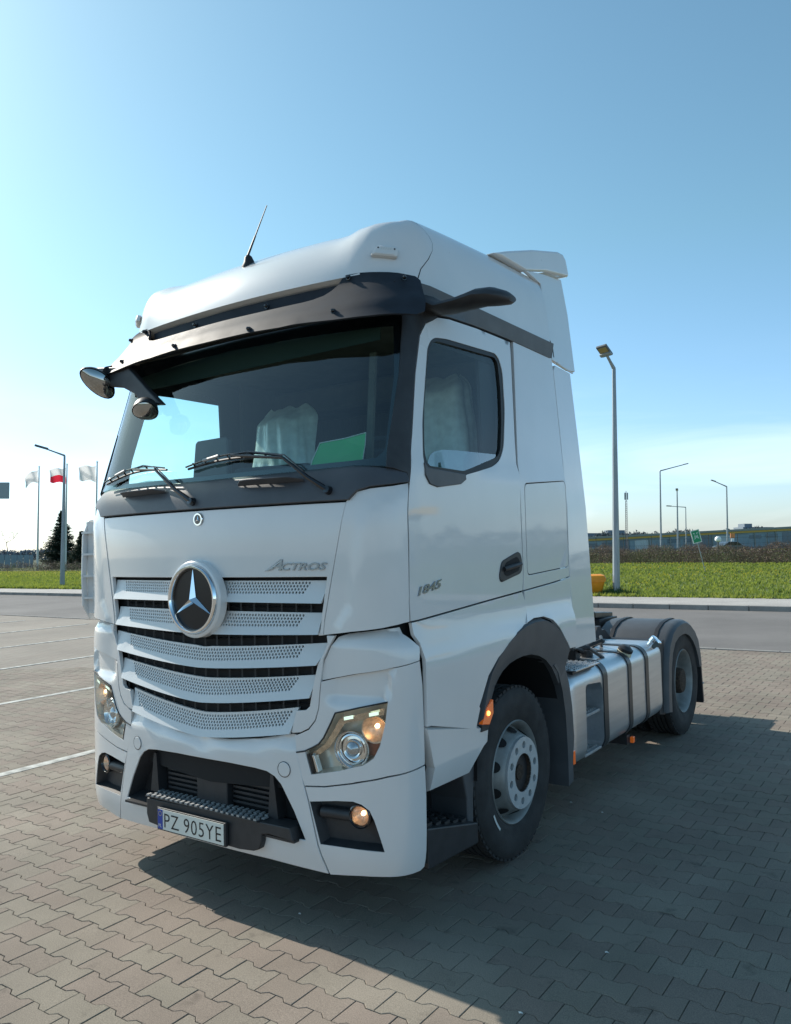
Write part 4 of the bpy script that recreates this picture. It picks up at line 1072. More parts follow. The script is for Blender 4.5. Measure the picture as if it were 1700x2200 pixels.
# ---- headlights
for s in (1, -1):
    mb = MB(); n_ = len(HL); dp = -.085
    cc = Vector((.90, .935))
    for k in range(n_):
        a, b = HL[k], HL[(k+1) % n_]
        sa = (cc[0]+(a[0]-cc[0])*.94, cc[1]+(a[1]-cc[1])*.94); sb = (cc[0]+(b[0]-cc[0])*.94, cc[1]+(b[1]-cc[1])*.94)
        p, q = wo(s*a[0], a[1], -.004), wo(s*b[0], b[1], -.004); p2, q2 = wo(s*sa[0], sa[1], dp), wo(s*sb[0], sb[1], dp)
        mb.add([p, q, q2, p2], [(0, 1, 2, 3)]); mb.add([p2, q2, wo(s*cc[0], cc[1], dp-.01)], [(0, 1, 2)])
    hl = mb.build('headlight', REFLB, TR, angle=30)
    # upper daylight strip carrier
    mb = MB(); st = [(.700,.858),(.748,.877),(.800,.915),(.852,.992),(.880,1.040),(.90,1.050),(1.085,1.105)]
    in_ = [(.704,.838),(.760,.858),(.818,.900),(.868,.972),(.900,1.018),(.915,1.024),(1.078,1.070)]
    for k in range(len(st)-1):
        mb.add([wo(s*st[k][0], st[k][1], -.012), wo(s*st[k+1][0], st[k+1][1], -.012), wo(s*in_[k+1][0], in_[k+1][1], -.026), wo(s*in_[k][0], in_[k][1], -.026)], [(0, 1, 2, 3)])
    mb.build('light_strip', REFL, hl)
    for (ua, ub, za, zb_) in ((.905,.955,1.046,1.058), (1.02,1.058,1.072,1.082)):
        MB().add([wo(s*ua, za-.009, -.012), wo(s*ub, zb_-.009, -.012), wo(s*ub, zb_+.008, -.010), wo(s*ua, za+.008, -.010)], [(0, 1, 2, 3)]).build('led_strip', DRL, hl, smooth=False)
    # main projector
    c = wo(s*.930, .893, -.062); n = Vector((s*.22, -1, .02)).normalized()
    MB().lathe([(.060,-.01),(.088,.010),(.094,.030),(.090,.036),(.082,.024),(.078,.006),(.074,.018),(.066,.020),(.060,.004),(.046,.006),(.043,.022)], n, c, 40).build('projector_bowl', CHROME, hl)
    MB().lathe([(0,.034),(.018,.031),(.034,.021),(.040,.006)], n, c, 30).build('projector_lens', PROJ, hl)
    MB().lathe([(.036,.020),(.044,.024),(.048,.014)], n, c, 30).build('projector_ring', CHROME, hl)
    # scoop left of projector
    mb = MB(); mb.grid(lambda a, b: c+n*(.008-.02*b)+(Vector((-s*math.cos(a), 0, math.sin(a))))*(.096+.035*b), lin(-1.2, .9, 12), lin(0, 1, 4)); mb.build('reflector_scoop', CHROME, hl)
    # turn indicator, lit warm
    c2 = wo(s*1.035, .998, -.060)
    MB().lathe([(0,-.030),(.03,-.022),(.052,.0),(.064,.026)], n, c2, 30).build('indicator_reflector', WARMREFL, hl)
    MB().lathe([(.062,.024),(.067,.028),(.070,.020)], n, c2, 30).build('indicator_ring', WARMREFL, hl)
    MB().lathe([(0,.010),(.010,.006),(.012,-.008),(0,-.012)], n, c2+Vector((s*.004, 0, .012)), 12).build('indicator_bulb', BULB, hl)
    MB().add([wo(s*.965, .93, -.06), wo(s*1.055, .935, -.05), wo(s*1.03, .87, -.05), wo(s*.985, .86, -.06)], [(0, 1, 2, 3)]).build('red_reflector', mat('reflector_brown', (.22, .08, .05), .25, metal=.6), hl, smooth=False)
    # inner beige lamp piece near the grille
    MB().prism([(.652,.852),(.694,.858),(.722,.764),(.676,.756)], -.016, -.004, lambda a, b, d: wo(s*a, b, d)).build('side_reflector', REFLB, hl, smooth=False, bevel=.003)
    MB().prism([(.701,.858),(.713,.859),(.738,.768),(.728,.764)], -.030, -.002, lambda a, b, d: wo(s*a, b, d)).build('divider', SEAL, hl, smooth=False)
    MB().prism([(.720,.852),(.735,.853),(.762,.772),(.745,.770)], -.05, -.012, lambda a, b, d: wo(s*a, b, d)).build('chrome_bar', CHROME, hl, smooth=False, bevel=.003)
    # black gasket line along the upper edge
    g_ = [(.640,.862),(.690,.873),(.741,.898),(.770,.915),(.798,.947),(.838,1.020),(.864,1.072),(.993,1.107),(1.100,1.136)]
    MB().tube([wo(s*a, b, .0) for a, b in g_], .0045, 6).build('gasket', SEAL, hl)
    lens_out = [(cc[0]+(a-cc[0])*.985, cc[1]+(b-cc[1])*.985) for a, b in HL]
    panel('headlight_lens', lens_out, LENS, hl, off=-.004, th=.002, g=.06, bevel=0, mirror_only=(s < 0))
# ---- cowl, pillars, windscreen, wipers
cowlp = [(0,2.110),(.985,2.110),(1.012,2.152),(1.062,2.170),(1.160,2.180),(1.250,2.192),(1.238,2.24),(1.160,2.262),(1.105,2.270),(.98,2.292),(.60,2.284),(0,2.280)]
def cowl_rel(u, z):
    t = max(0, min(1, (z-2.20)/.07)); return .020-.035*t
panel('cowl_panel', sym(cowlp), COWL, TR, off=0, g=.06, relief=cowl_rel, sub=.05, th=.03)
plr = [(1.118,2.268),(1.160,2.260),(1.240,2.238),(1.252,2.192),(1.262,2.192),(1.261,2.452),(1.252,2.762),(1.262,2.980),(1.300,3.054),(1.434,3.118),(1.434,3.15),(1.17,3.15),(1.147,3.10),(1.155,2.755)]
panel('windscreen_pillar', plr, DARK, TR, off=.002, g=.06, both=True, th=.035)
wsp = [(0,2.272),(.60,2.278),(.985,2.286),(1.12,2.275),(1.150,2.34),(1.168,2.755),(1.150,3.10),(0,3.10)]
panel('windscreen', sym(wsp), WIND, TR, off=-.006, th=.004, g=.08, bevel=0)
fr_ = [(0,2.270),(.60,2.276),(.985,2.284),(1.12,2.272),(1.152,2.34),(1.17,2.755),(1.152,3.11),(0,3.11)]
fin = [(0,2.300),(.60,2.306),(.985,2.315),(1.075,2.322),(1.115,2.36),(1.130,2.755),(1.105,3.03),(0,3.05)]
panel('windscreen_frit', sym(fr_), GLOSSB, TR, holes=[sym(fin)], off=-.013, th=.003, g=0, bevel=0)
# raised wiper rests on the cowl
for a, b in ((-.745,-.30),(.29,.72)):
    mb = MB(); mb.grid(lambda u, t: wo(u, 2.236-.02*t, .015+.065*math.sin(PI*t)*min(1, 6*min((u-a)/(b-a)+.02, 1.02-(u-a)/(b-a)))), lin(a, b, 16), lin(0, 1, 6)); mb.build('cowl_bump', COWL, TR)
def wiper(pivot, elbow, tip0, tip1, hgt):
    arm = MB(); P0, P1 = wo(*pivot, .035), wo(*elbow, .055)
    arm.tube([P0, P0+(P1-P0)*.35+Vector((0,-.02,0)), P1], [.016, .012, .007], 8)
    o = arm.build('wiper', GLOSSB, TR)
    MB().lathe([(0,.03),(.018,.028),(.024,.0),(.024,-.03)], normal(*pivot), wo(*pivot, .02), 14).build('wiper_pivot', GLOSSB, o)
    n = 24; bl = []
    for i in range(n+1):
        t = i/n; u = tip0[0]+(tip1[0]-tip0[0])*t; z = tip0[1]+(tip1[1]-tip0[1])*t+hgt*math.sin(PI*t); bl.append(wo(u, z, .018))
    MB().tube(bl, .007, 6).build('wiper_blade', SEAL, o)
    MB().tube([p+Vector((0,-.018,.010+.012*math.sin(PI*i/n))) for i, p in enumerate(bl)], .005, 6).build('wiper_frame', GLOSSB, o)
    mb = MB()
    for i in range(2, n-1, 3): mb.tube([bl[i], bl[i]+Vector((0,-.02,.02))], .005, 5)
    mb.tube([P1, bl[n//2]+Vector((0,-.02,.015))], .008, 6)
    mb.tube([P0+(P1-P0)*.5+Vector((.01,-.012,.006)), P1+Vector((.02,-.01,.012)), bl[n//2+4]+Vector((0,-.02,.03)), bl[n//2+1]+Vector((0,-.025,.02))], .004, 5)
    mb.build('wiper_links', GLOSSB, o, kind='stuff')
    mb = MB(); mb.tube([bl[5]+Vector((0,-.024,.016)), bl[9]+Vector((0,-.026,.022))], .009, 6); mb.build('wiper_joint', ALUD, o)
wiper((-.036,2.150), (-.39,2.345), (-.985,2.315), (-.33,2.352), .030)
wiper((.875,2.160), (.60,2.335), (-.13,2.340), (.585,2.345), .030)
# ---- sun visor outside
VO = lambda z: .15-(z-3.08)*.45 if z < 3.28 else .06
vis = [(0,3.010),(.335,3.012),(.70,2.995),(.90,2.978),(1.05,2.970),(1.174,2.982),(1.200,3.02),(1.212,3.15),(1.218,3.250),(1.200,3.277),(1.161,3.283),(1.054,3.308),(.984,3.320),(.895,3.322),(.868,3.305),(.842,3.265),(.812,3.226),(.770,3.200),(.70,3.184),(.632,3.179),(.30,3.176),(0,3.178)]
panel('sun_visor', sym(vis), VISOR, TR, off=0, g=.035, relief=lambda u, z: VO(z)+(.012 if z < 3.16 else 0)*max(0, 1-abs(z-3.09)/.07), th=.014, sub=.03, bevel=.004, angle=50)
lip = [(0,3.182),(.632,3.184),(.76,3.205),(.83,3.245),(.85,3.285),(.60,3.285),(0,3.285)]
panel('visor_recess', sym(lip), VISOR, TR, off=.03, g=.06, th=.02)
for u, z in ((.914,3.303),(1.148,3.249),(.888,3.045),(.323,3.033),(-.323,3.045),(-.93,3.060),(-1.06,3.28),(-.91,3.303),(0.3,3.245),(-.35,3.245)):
    n = normal(u, z); c = wo(u, z, VO(z) if z < 3.24 or abs(u) > .8 else .03)
    MB().lathe([(0,.022),(.006,.021),(.010,.016),(.011,.006),(.015,.005),(.015,-.004)], n, c+n*.004, 10).build('visor_screw', GLOSSB, TR)
# ---- roof
ZR = 3.262
def crestz(u):
    a = abs(u)
    y = wrap(min(a, UR), ZR)[1]
    if a <= UA:
        k = max(0, min(1, (a-.55)/.60)); k = k*k*(3-2*k); j = max(0, min(1, (a-.76)/.18)); j = j*j*(3-2*j); return 3.668-.47*.195*k+.036*j
    return interp(y, [(.42,3.634),(.60,3.658),(.75,3.672),(1.0,3.690),(1.6,3.725),(2.25,3.745)])
def roof(u, t):
    if t > -.5:
        wgt = max(0, 1-abs(abs(u)-1.29)/.30); sh = interp(t, [(0,-.05),(.25,0),(.55,.15),(.75,.12),(.93,.03),(1.0,0)]); u = u+(1 if u > 0 else -1)*sh*wgt
    a = abs(u); s = 1 if u >= 0 else -1
    n = normal(u, ZR); n.z = 0; n.normalize()
    b = Vector(wrap(u, ZR)); tc_ = 0
    flat_ = -.035*math.sin(PI*min(1, max(0, (a-UA)/(UB-UA))))
    so = .055 if a < UA else max(.015, .055-.04*(a-UA)/.25)
    b = b+n*(so+flat_); zc = crestz(u)
    kk = max(0, min(1, (a-.90)/.38)); kk = kk*kk*(3-2*kk); ki = max(0, min(1, (a-.55)/.60)); ki = ki*ki*(3-2*ki); ins = .31*(1-ki)+.115*ki
    zb = ZR+.052*(1 if a < UA else max(0, 1-(a-UA)/.2))
    if t <= 0:   # lower lip rolls under
        k = -t; return Vector((b.x, b.y, zb))-n*(.10*k)+Vector((0, 0, -.035*k))
    if t <= 1:
        # bulging profile
        h = t; i = ins*((.40*h+.60*h**2.6)*(1-kk)+(.30*h+.70*h**3.4)*kk)
        return Vector((b.x, b.y, zb))-n*i+Vector((0, 0, (zc-zb)*(1-(1-h)**1.25)))
    c = b-n*ins; c.z = zc
    k = t-1
    yc = max(1.0, min(1.9, c.y+.1)); cen = Vector((0, yc if a > UA else 1.0, c.z+.055))
    q = c+(cen-c)*k; q.z = c.z+.035*(1-(1-k)**1.6); return q
ts = [-1, -.4, 0, .08, .2, .34, .48, .6, .7, .78, .85, .9, .95, 1, 1.03, 1.08, 1.16, 1.3, 1.6, 2]
us = lin(-UA, UA, 25); seam_u = 1.29
fr_us = [-seam_u]+lin(-1.24, -UA-.02, 7)+us+lin(UA+.02, 1.24, 7)+[seam_u]
rfp = MB().grid(roof, fr_us, ts).build('roof_front', PAINT, TR, angle=34)
for s in (1, -1):
    sd_us = [s*v for v in [seam_u+.006, 1.34]+lin(1.5, 3.24, 12)]
    MB().grid(roof, sd_us, ts).build('roof_side', PAINT, TR, angle=34)
MB().grid(lambda u, t: Vector((roof(u, max(t, -.4)).x*.965, 1.1+(roof(u, max(t, -.4)).y-1.1)*.955, roof(u, max(t, -.4)).z-.045*max(0, min(1, t))-.004)), lin(-3.2, 3.2, 120), ts).build('roof_liner', VOID, TR)
# rear wall of the cab and underside lip of the roof
MB().box((-1.15, 2.2, 1.15), (1.15, 2.235, 3.25)).build('rear_wall', PAINT, TR, smooth=False)
MB().prism([(-1.12,3.25),(1.12,3.25),(1.02,3.74),(-1.02,3.74)], 2.19, 2.225, lambda a, b, d: (a, d, b)).build('rear_wall_top', PAINT, TR, smooth=False)
MB().box((-1.1, .40, 3.235), (1.1, 2.2, 3.245)).build('roof_underside', VOID, TR, smooth=False)
# marker lamps in the roof corners
def on_roof(u, t):
    e = .01; c = roof(u, t); p = roof(u+e, t)-roof(u-e, t); q = roof(u, t+.02)-roof(u, t-.02); n = p.cross(q).normalized()
    if n.z < 0 and n.y > 0: n = -n
    return c, n, p.normalized(), q.normalized()
for s in (1, -1):
    c, n, p, q = on_roof(s*1.06, .33)
    if n.dot(Vector((s, -1, .2))) < 0: n = -n
    body = rnd([(-.075,-.030),(.075,-.030),(.060,.030),(-.055,.032)], .018, 3)
    loft_v = lambda sc, h: [c+p*a*sc+q*b*sc+n*h for a, b in body]
    mb = MB(); R0, R1, R2 = loft_v(1, 0), loft_v(.95, .022), loft_v(.72, .030); N = len(body)
    mb.v += R0+R1+R2
    for i in range(2):
        for k in range(N): mb.f.append((i*N+k, i*N+(k+1) % N, (i+1)*N+(k+1) % N, (i+1)*N+k)); mb.m.append(0)
    mb.f.append(tuple(2*N+k for k in range(N))); mb.m.append(0)
    mk = mb.build('roof_lamp', PERF, TR)
    mb = MB()
    for i in range(5): a = -.03+i*.012; mb.add([c+p*a+q*.004+n*.0306, c+p*(a+.008)+q*.004+n*.0306, c+p*(a+.008)+q*.018+n*.0306, c+p*a+q*.018+n*.0306], [(0, 1, 2, 3)])
    mb.build('lamp_cells', WHITEC, mk, smooth=False)
    mb = MB()
    for a in (-.045, .042): mb.lathe([(0,0),(.005,0)], n, c+p*a+q*.012+n*.031, 8)
    mb.build('lamp_screws', SEAL, mk, smooth=False)
# antenna
c = roof(-.02, .70)
MB().lathe([(.050,-.01),(.046,.012),(.032,.030),(.022,.058),(.010,.070),(0,.072)], (.10,-.30,1), c+Vector((0,.03,0)), 16).build('antenna_base', SATIN, TR)
ad_ = Vector((.16,.35,1)).normalized(); a0 = c+Vector((.006,.01,.06))
MB().tube([a0, a0+ad_*.14, a0+ad_*.141, a0+ad_*.36], [.008, .006, .0045, .003], 7).build('antenna_rod', SATIN, TR)
# ---- doors, side skin
door = [(1.266,1.512),(1.262,1.60),(1.270,1.893),(1.266,2.160),(1.265,2.252),(1.266,2.452),(1.258,2.762),(1.270,2.980),(1.308,3.054),(1.434,3.115),(1.583,3.133),(1.958,3.148),(2.486,3.152),(2.484,2.944),(2.484,2.508),(2.490,2.363),(2.522,2.298),(2.528,1.981),(2.534,1.678),(2.520,1.590),(2.05,1.562),(1.6,1.533)]
dr = panel('door', door, PAINT, TR, holes=[WINP], off=0, g=.06, both=True, sub=.05)
for i, s in enumerate((1, -1)):
    d = dr[i]
    panel('window_trim', WINP, SEAL, d, holes=[GLP], off=-.004, th=.03, g=0, bevel=0, mirror_only=(s < 0))
    panel('window_glass', GLP, SIDEG, d, off=-.016, th=.003, g=.2, bevel=0, mirror_only=(s < 0))
    tl = [(1.360,2.300),(1.395,2.275),(1.8,2.262),(1.812,2.234),(1.757,2.206),(1.514,2.178),(1.430,2.191),(1.378,2.235)]
    panel('window_corner_trim', [(a, b) for a, b in tl], COWL, d, off=.008, th=.03, g=0, bevel=.004, mirror_only=(s < 0))
    rim_in = [(u+(1.83-u)*.022, z+(2.62-z)*.04) for u, z in WINP]
    # added mirror-like patch, puts a bright sky reflection low in the window
    panel('sky_patch', SKYPATCH, SKYPATCHG, d, off=-.010, th=.002, g=.3, bevel=0, mirror_only=(s < 0))
    # handle
    hp = [(1.170,1.700),(1.205,1.775),(1.30,1.800),(1.42,1.828),(1.452,1.815),(1.470,1.775),(1.468,1.720),(1.440,1.695),(1.30,1.672),(1.20,1.655),(1.175,1.665)]
    hpu = side(rnd(hp, .02, 2))
    o = panel('door_handle', hpu, DARK, d, off=.006, th=.014, g=0, bevel=.004, mirror_only=(s < 0))[0]
    hq = side(rnd([(1.215,1.705),(1.245,1.765),(1.40,1.800),(1.435,1.770),(1.425,1.715),(1.26,1.685)], .02, 2))
    panel('handle_recess', hq, VOID, o, off=.0075, th=.003, g=0, bevel=0, mirror_only=(s < 0))
    mb = MB(); mb.tube([wo(s*U(1.265,1.728), 1.728, .010), wo(s*U(1.33,1.737), 1.737, .020), wo(s*U(1.475,1.752), 1.752, .016)], [.014, .016, .013], 8); mb.build('handle_grip', DARK, o)
# moulded crease band under the door, lower skin
lowp = [(1.266,1.504),(1.6,1.525),(2.05,1.554),(2.500,1.580),(2.538,1.522),(2.545,1.444),(2.515,1.372),(2.30,1.325),(2.08,1.238),(1.955,1.155),(1.875,1.05),(1.838,1.004),(1.848,.995),(1.80,.905),(1.80,.893),(1.338,.998),(1.311,.999),(1.311,1.20),(1.311,1.325),(1.300,1.402),(1.268,1.448)]
def lp_rel(u, z):
    return .006+.010*max(0, min(1, (1.34+.03*(u-1.3)-z)/.02))
panel('door_skirt', lowp, PAINT, TR, off=0, g=.045, relief=lp_rel, both=True, sub=.04, angle=40)
# step flap with its upper ledge
def SY(y, z, o=0): return Vector((interp(z, WP)+o, y, z))
for s in (1, -1):
    mb = MB()
    rows = [(.998,.885,-.012),(.985,.872,.016),(.80,.80,.010),(.785,.785,.012),(.672,.665,-.020),(.655,.650,-.06)]
    yf = [.338,.338,.395,.402,.402,.402]; yr = [.948,.950,.945,.90,.79,.78]
    N = 10
    for i in range(len(rows)):
        for k in range(N+1):
            t = k/N; y = yf[i]+(yr[i]-yf[i])*t; z = rows[i][0]+(rows[i][1]-rows[i][0])*t
            p = SY(y, z, rows[i][2]); mb.v.append(Vector((s*p.x, p.y, p.z)))
    for i in range(len(rows)-1):
        for k in range(N): mb.f.append((i*(N+1)+k, i*(N+1)+k+1, (i+1)*(N+1)+k+1, (i+1)*(N+1)+k)); mb.m.append(0)
    # front and rear returns
    for col, dx in ((0, .05), (N, .05)):
        b0 = len(mb.v)
        for i in range(len(rows)): v = mb.v[i*(N+1)+col]; mb.v.append(Vector((v.x-s*dx, v.y+(.0 if col == 0 else -.01), v.z)))
        for i in range(len(rows)-1): mb.f.append((i*(N+1)+col, (i+1)*(N+1)+col, b0+i+1, b0+i)); mb.m.append(0)
    mb.build('step_cover', PAINT, TR, angle=25)
# rear side panel and hatch
HT = [(1.546,1.678),(2.195,1.708),(2.187,2.296),(1.546,2.247)]
rsp = [(1.486,1.592),(1.498,1.700),(1.492,1.980),(1.488,2.290),(1.466,2.365),(1.466,3.143),(2.25,3.143),(2.25,1.646),(1.9,1.618)]
panel('side_panel', side(rsp), PAINT, TR, holes=[side(rnd(HT, .04))], off=0, g=.10, both=True, sub=.1)
hin = [(1.552,1.684),(2.189,1.714),(2.181,2.290),(1.552,2.241)]
panel('locker_hatch', side(rnd(hin, .036)), PAINT, TR, off=0, g=.25, both=True, bevel=0)
rlow = [(1.486,1.586),(1.9,1.612),(2.25,1.640),(2.255,1.165),(2.135,1.165),(2.10,1.205),(1.98,1.317),(1.87,1.377),(1.74,1.410),(1.60,1.412),(1.49,1.392),(1.500,1.46),(1.488,1.53)]
panel('rear_skirt', side(rlow), PAINT, TR, off=0, g=.05, relief=lambda u, z: .006+.010*max(0, min(1, (1.42-z)/.03)), both=True, sub=.05, angle=40)
# gutter strip under roof
gt = [(1.235,3.165),(1.435,3.128),(1.58,3.145),(1.91,3.158),(2.44,3.166),(3.22,3.158),(3.27,3.165),(3.27,3.262),(1.70,3.262),(1.24,3.262)]
panel('side_gutter', gt, GREYPL, TR, off=.004, g=.06, relief=lambda u, z: .028*max(0, min(1, (z-3.195)/.05)), both=True, th=.03, angle=30)
# ---- rear side deflector, roof wing
for s in (1, -1):
    def XS(y, z, o=0):
        return Vector((s*(interp(min(z, 3.13), WP)+(.0 if z <= 3.13 else -(z-3.13)*.12)-(y-2.25)*.05+o), y, z))
    def slab(name, poly, th=.03, m=PAINT, bev=.006):
        mb = MB(); mb.prism(poly, 0, -th, lambda a, b, d: XS(a, b, d)); return mb.build(name, m, TR, smooth=False, bevel=bev)
    slab('side_deflector', dens([(2.262,1.148),(2.262,3.08),(2.31,3.125),(2.615,3.118),(2.70,1.150)], .4))
    slab('roof_deflector', dens([(2.262,3.155),(2.262,3.71),(2.14,3.722),(2.0,3.733),(2.35,3.808),(2.740,3.872),(2.770,3.60),(2.735,3.150),(2.60,3.138)], .3))
    # bright gap trims
    MB().tube([Vector((s*(wo(3.262, z_).x+.016-(.02*(z_-3.26)/.4 if z_ > 3.26 else 0)), 2.257, z_)) for z_ in (3.17,3.25)]+[XS(2.257,z_,.004) for z_ in (3.3,3.45,3.58)], .003, 5).build('deflector_seam', SEAL, TR)
    MB().tube([XS(2.345,3.15,.002), XS(2.55,3.130,.002), XS(2.66,3.128,.002)], .006, 5).build('deflector_edge', PAINT, TR)
wg = [(1.55,3.73),(1.75,3.80),(2.15,3.925),(2.58,4.035),(2.68,4.042),(2.73,4.015),(2.785,3.895),(2.74,3.885),(2.35,3.82),(2.02,3.735)]
mb = MB(); mb.prism(wg, -1.09, 1.09, lambda a, b, d: (d, a, b)); mb.build('roof_wing', PAINT, TR, smooth=False, bevel=.02)
# ---- camera arms
def horn(pts, m, nm, par=TR):
    """pts: (center, halfwidth (along y), halfheight)"""
    mb = MB(); N = 12
    for c, a, b, tw in pts:
        for k in range(N):
            t = 2*PI*k/N; dy, dz = a*math.cos(t), b*math.sin(t)
            mb.v.append(Vector(c)+Vector((0, dy*math.cos(tw)-dz*math.sin(tw), dy*math.sin(tw)+dz*math.cos(tw))))
    for i in range(len(pts)-1):
        for k in range(N): mb.f.append((i*N+k, i*N+(k+1) % N, (i+1)*N+(k+1) % N, (i+1)*N+k)); mb.m.append(0)
    mb.f.append(tuple(range(N))); mb.f.append(tuple((len(pts)-1)*N+k for k in range(N))); mb.m += [0, 0]
    return mb.build(nm, m, par, angle=40)
for s in (1, -1):
    horn([((s*1.08,.66,3.170),.13,.045,0), ((s*1.17,.66,3.165),.15,.045,0), ((s*1.24,.665,3.135),.13,.030,.1), ((s*1.34,.68,3.145),.12,.034,.1), ((s*1.44,.70,3.162),.12,.045,.1), ((s*1.51,.715,3.158),.11,.048,.1), ((s*1.570,.735,3.145),.085,.035,.1), ((s*1.592,.745,3.140),.05,.018,.1)], DARK, 'camera_arm')
# kerb and front mirrors on the passenger side
horn([((-1.02,.42,3.08),.06,.05,0), ((-1.04,.28,3.06),.05,.05,0), ((-1.02,.20,3.03),.035,.055,0)], DARK, 'mirror_bracket')
mb = MB(); mb.prism([(-1.16,3.10),(-.80,3.05),(-.60,2.88),(-.455,2.765),(-.56,2.775),(-.625,2.775),(-.74,2.87),(-.86,2.925),(-1.02,2.955),(-1.15,2.99)], .17, .215, lambda a, b, d: (a, d+(.35-.17)*max(0, min(1, (-a-.5)*.35)), b))
br = mb.build('mirror_carrier', DARK, TR, smooth=False, bevel=.01)
def mirror(c, R, sx, sz, n, rot, nm):
    n = Vector(n).normalized(); a = n.cross(Vector((0, 0, 1))).normalized(); b = a.cross(n)
    a2 = a*math.cos(rot)+b*math.sin(rot); b2 = -a*math.sin(rot)+b*math.cos(rot); c = Vector(c)
    def ring(r, h): return [c+a2*sx*r*math.cos(2*PI*k/24)*(1-.15*math.sin(2*PI*k/24))+b2*sz*r*math.sin(2*PI*k/24)+n*h for k in range(24)]
    mb = MB(); rs = [ring(1, 0), ring(1.02, -.012), ring(.92, -.05), ring(.6, -.075)]
    for q in rs: mb.v += q
    for i in range(3):
        for k in range(24): mb.f.append((i*24+k, i*24+(k+1) % 24, (i+1)*24+(k+1) % 24, (i+1)*24+k)); mb.m.append(0)
    mb.f.append(tuple(72+k for k in range(24))); mb.m.append(0)
    o = mb.build(nm, DARK, TR, angle=50)
    mb = MB(); mb.v += [c+n*.040]+ring(.55, .030)+ring(.93, .002)
    for k in range(24): mb.f.append((0, 1+k, 1+(k+1) % 24)); mb.m.append(0)
    for k in range(24): mb.f.append((1+k, 25+k, 25+(k+1) % 24, 1+(k+1) % 24)); mb.m.append(0)
    mb.build('mirror_face', mat('mirror_silver', (.38, .38, .37), .03, metal=1), o, angle=180)
mirror((-1.045,.15,2.975), 1, .125, .072, (.62,-.62,-.48), .80, 'kerb_mirror')
mirror((-.520,.10,2.725), 1, .075, .070, (.45,-.50,-.74), .2, 'front_mirror')
MB().tube([(-.60,.19,2.82),(-.55,.15,2.77)], .018, 8).build('mirror_stem', DARK, TR)
# ---- cab interior
mb = MB()
mb.box((-1.12, 2.10, 1.5), (1.12, 2.13, 3.22)); mb.build('cab_back_lining', LINING, TR, smooth=False)
MB().box((-1.12, .45, 3.15), (1.12, 2.1, 3.18)).build('cab_ceiling', LINING, TR, smooth=False)
MB().box((-1.12, .3, 1.45), (1.12, 2.1, 1.5)).build('cab_floor', SEATM, TR, smooth=False)
bunk = MB().box((-1.1, 1.62, 1.5), (1.1, 2.1, 2.18)); bunk.build('bunk', SEATM, TR, smooth=False, bevel=.05)
MB().box((-1.1, 1.75, 2.92), (1.1, 2.1, 3.12)).build('rear_locker', LINING, TR, smooth=False, bevel=.03)
for s in (1, -1):     # inner door lining behind the window line, rear pillar lining
    MB().box((s*1.10-.02, .35, 1.5), (s*1.10+.02, 1.45, 2.16)).build('door_lining', SEATM, TR, smooth=False)
    MB().box((s*1.08-.02, 1.44, 1.5), (s*1.08+.02, 2.1, 3.15)).build('side_lining', LINING, TR, smooth=False)
    MB().prism([(1.27,2.30),(1.44,2.15),(1.44,3.12),(.75,3.12),(.70,3.03),(1.1,3.03),(1.24,2.99)], 1.095, 1.115, lambda a, b, d: (s*d, a, b)).build('window_lining', SEATM, TR, smooth=False)
# dashboard with vents
mb = MB(); dp_ = [(.13,2.262),(.22,2.272),(.40,2.288),(.52,2.292),(.58,2.27),(.62,2.16),(.60,1.6),(.20,1.55),(.12,2.0)]
mb.prism(dp_, -1.06, 1.06, lambda a, b, d: (d, a+.08*d*d, b)); dsh = mb.build('dashboard', DASH, TR, smooth=False, bevel=.015)
mb = MB()
for i in range(30):
    x = -1.0+i*.068; mb.box((x, .215+.08*x*x, 2.270), (x+.045, .245+.08*x*x, 2.2775))
mb.build('demist_vents', VOID, dsh, smooth=False, kind='stuff')
mb = MB(); mb.prism([(-.46,2.30),(-.43,2.545),(-.41,2.56),(-.16,2.565),(-.145,2.55),(-.15,2.30)], .40, .44, lambda a, b, d: (a, d, b)); scr = mb.build('dash_screen', DARK, TR, smooth=False, bevel=.012)
for x in (-.385, -.30): MB().lathe([(0,0),(.012,.0),(.013,.003)], (0,-1,0), (x, .398, 2.42+.03*(x+.385)/.08), 10).build('screen_dot', GREYPL, scr)
MB().prism([(-.12,2.29),(-.12,2.37),(.45,2.36),(.5,2.29)], .42, .60, lambda a, b, d: (a, d, b)).build('instrument_hood', SEATM, dsh, smooth=False, bevel=.02)
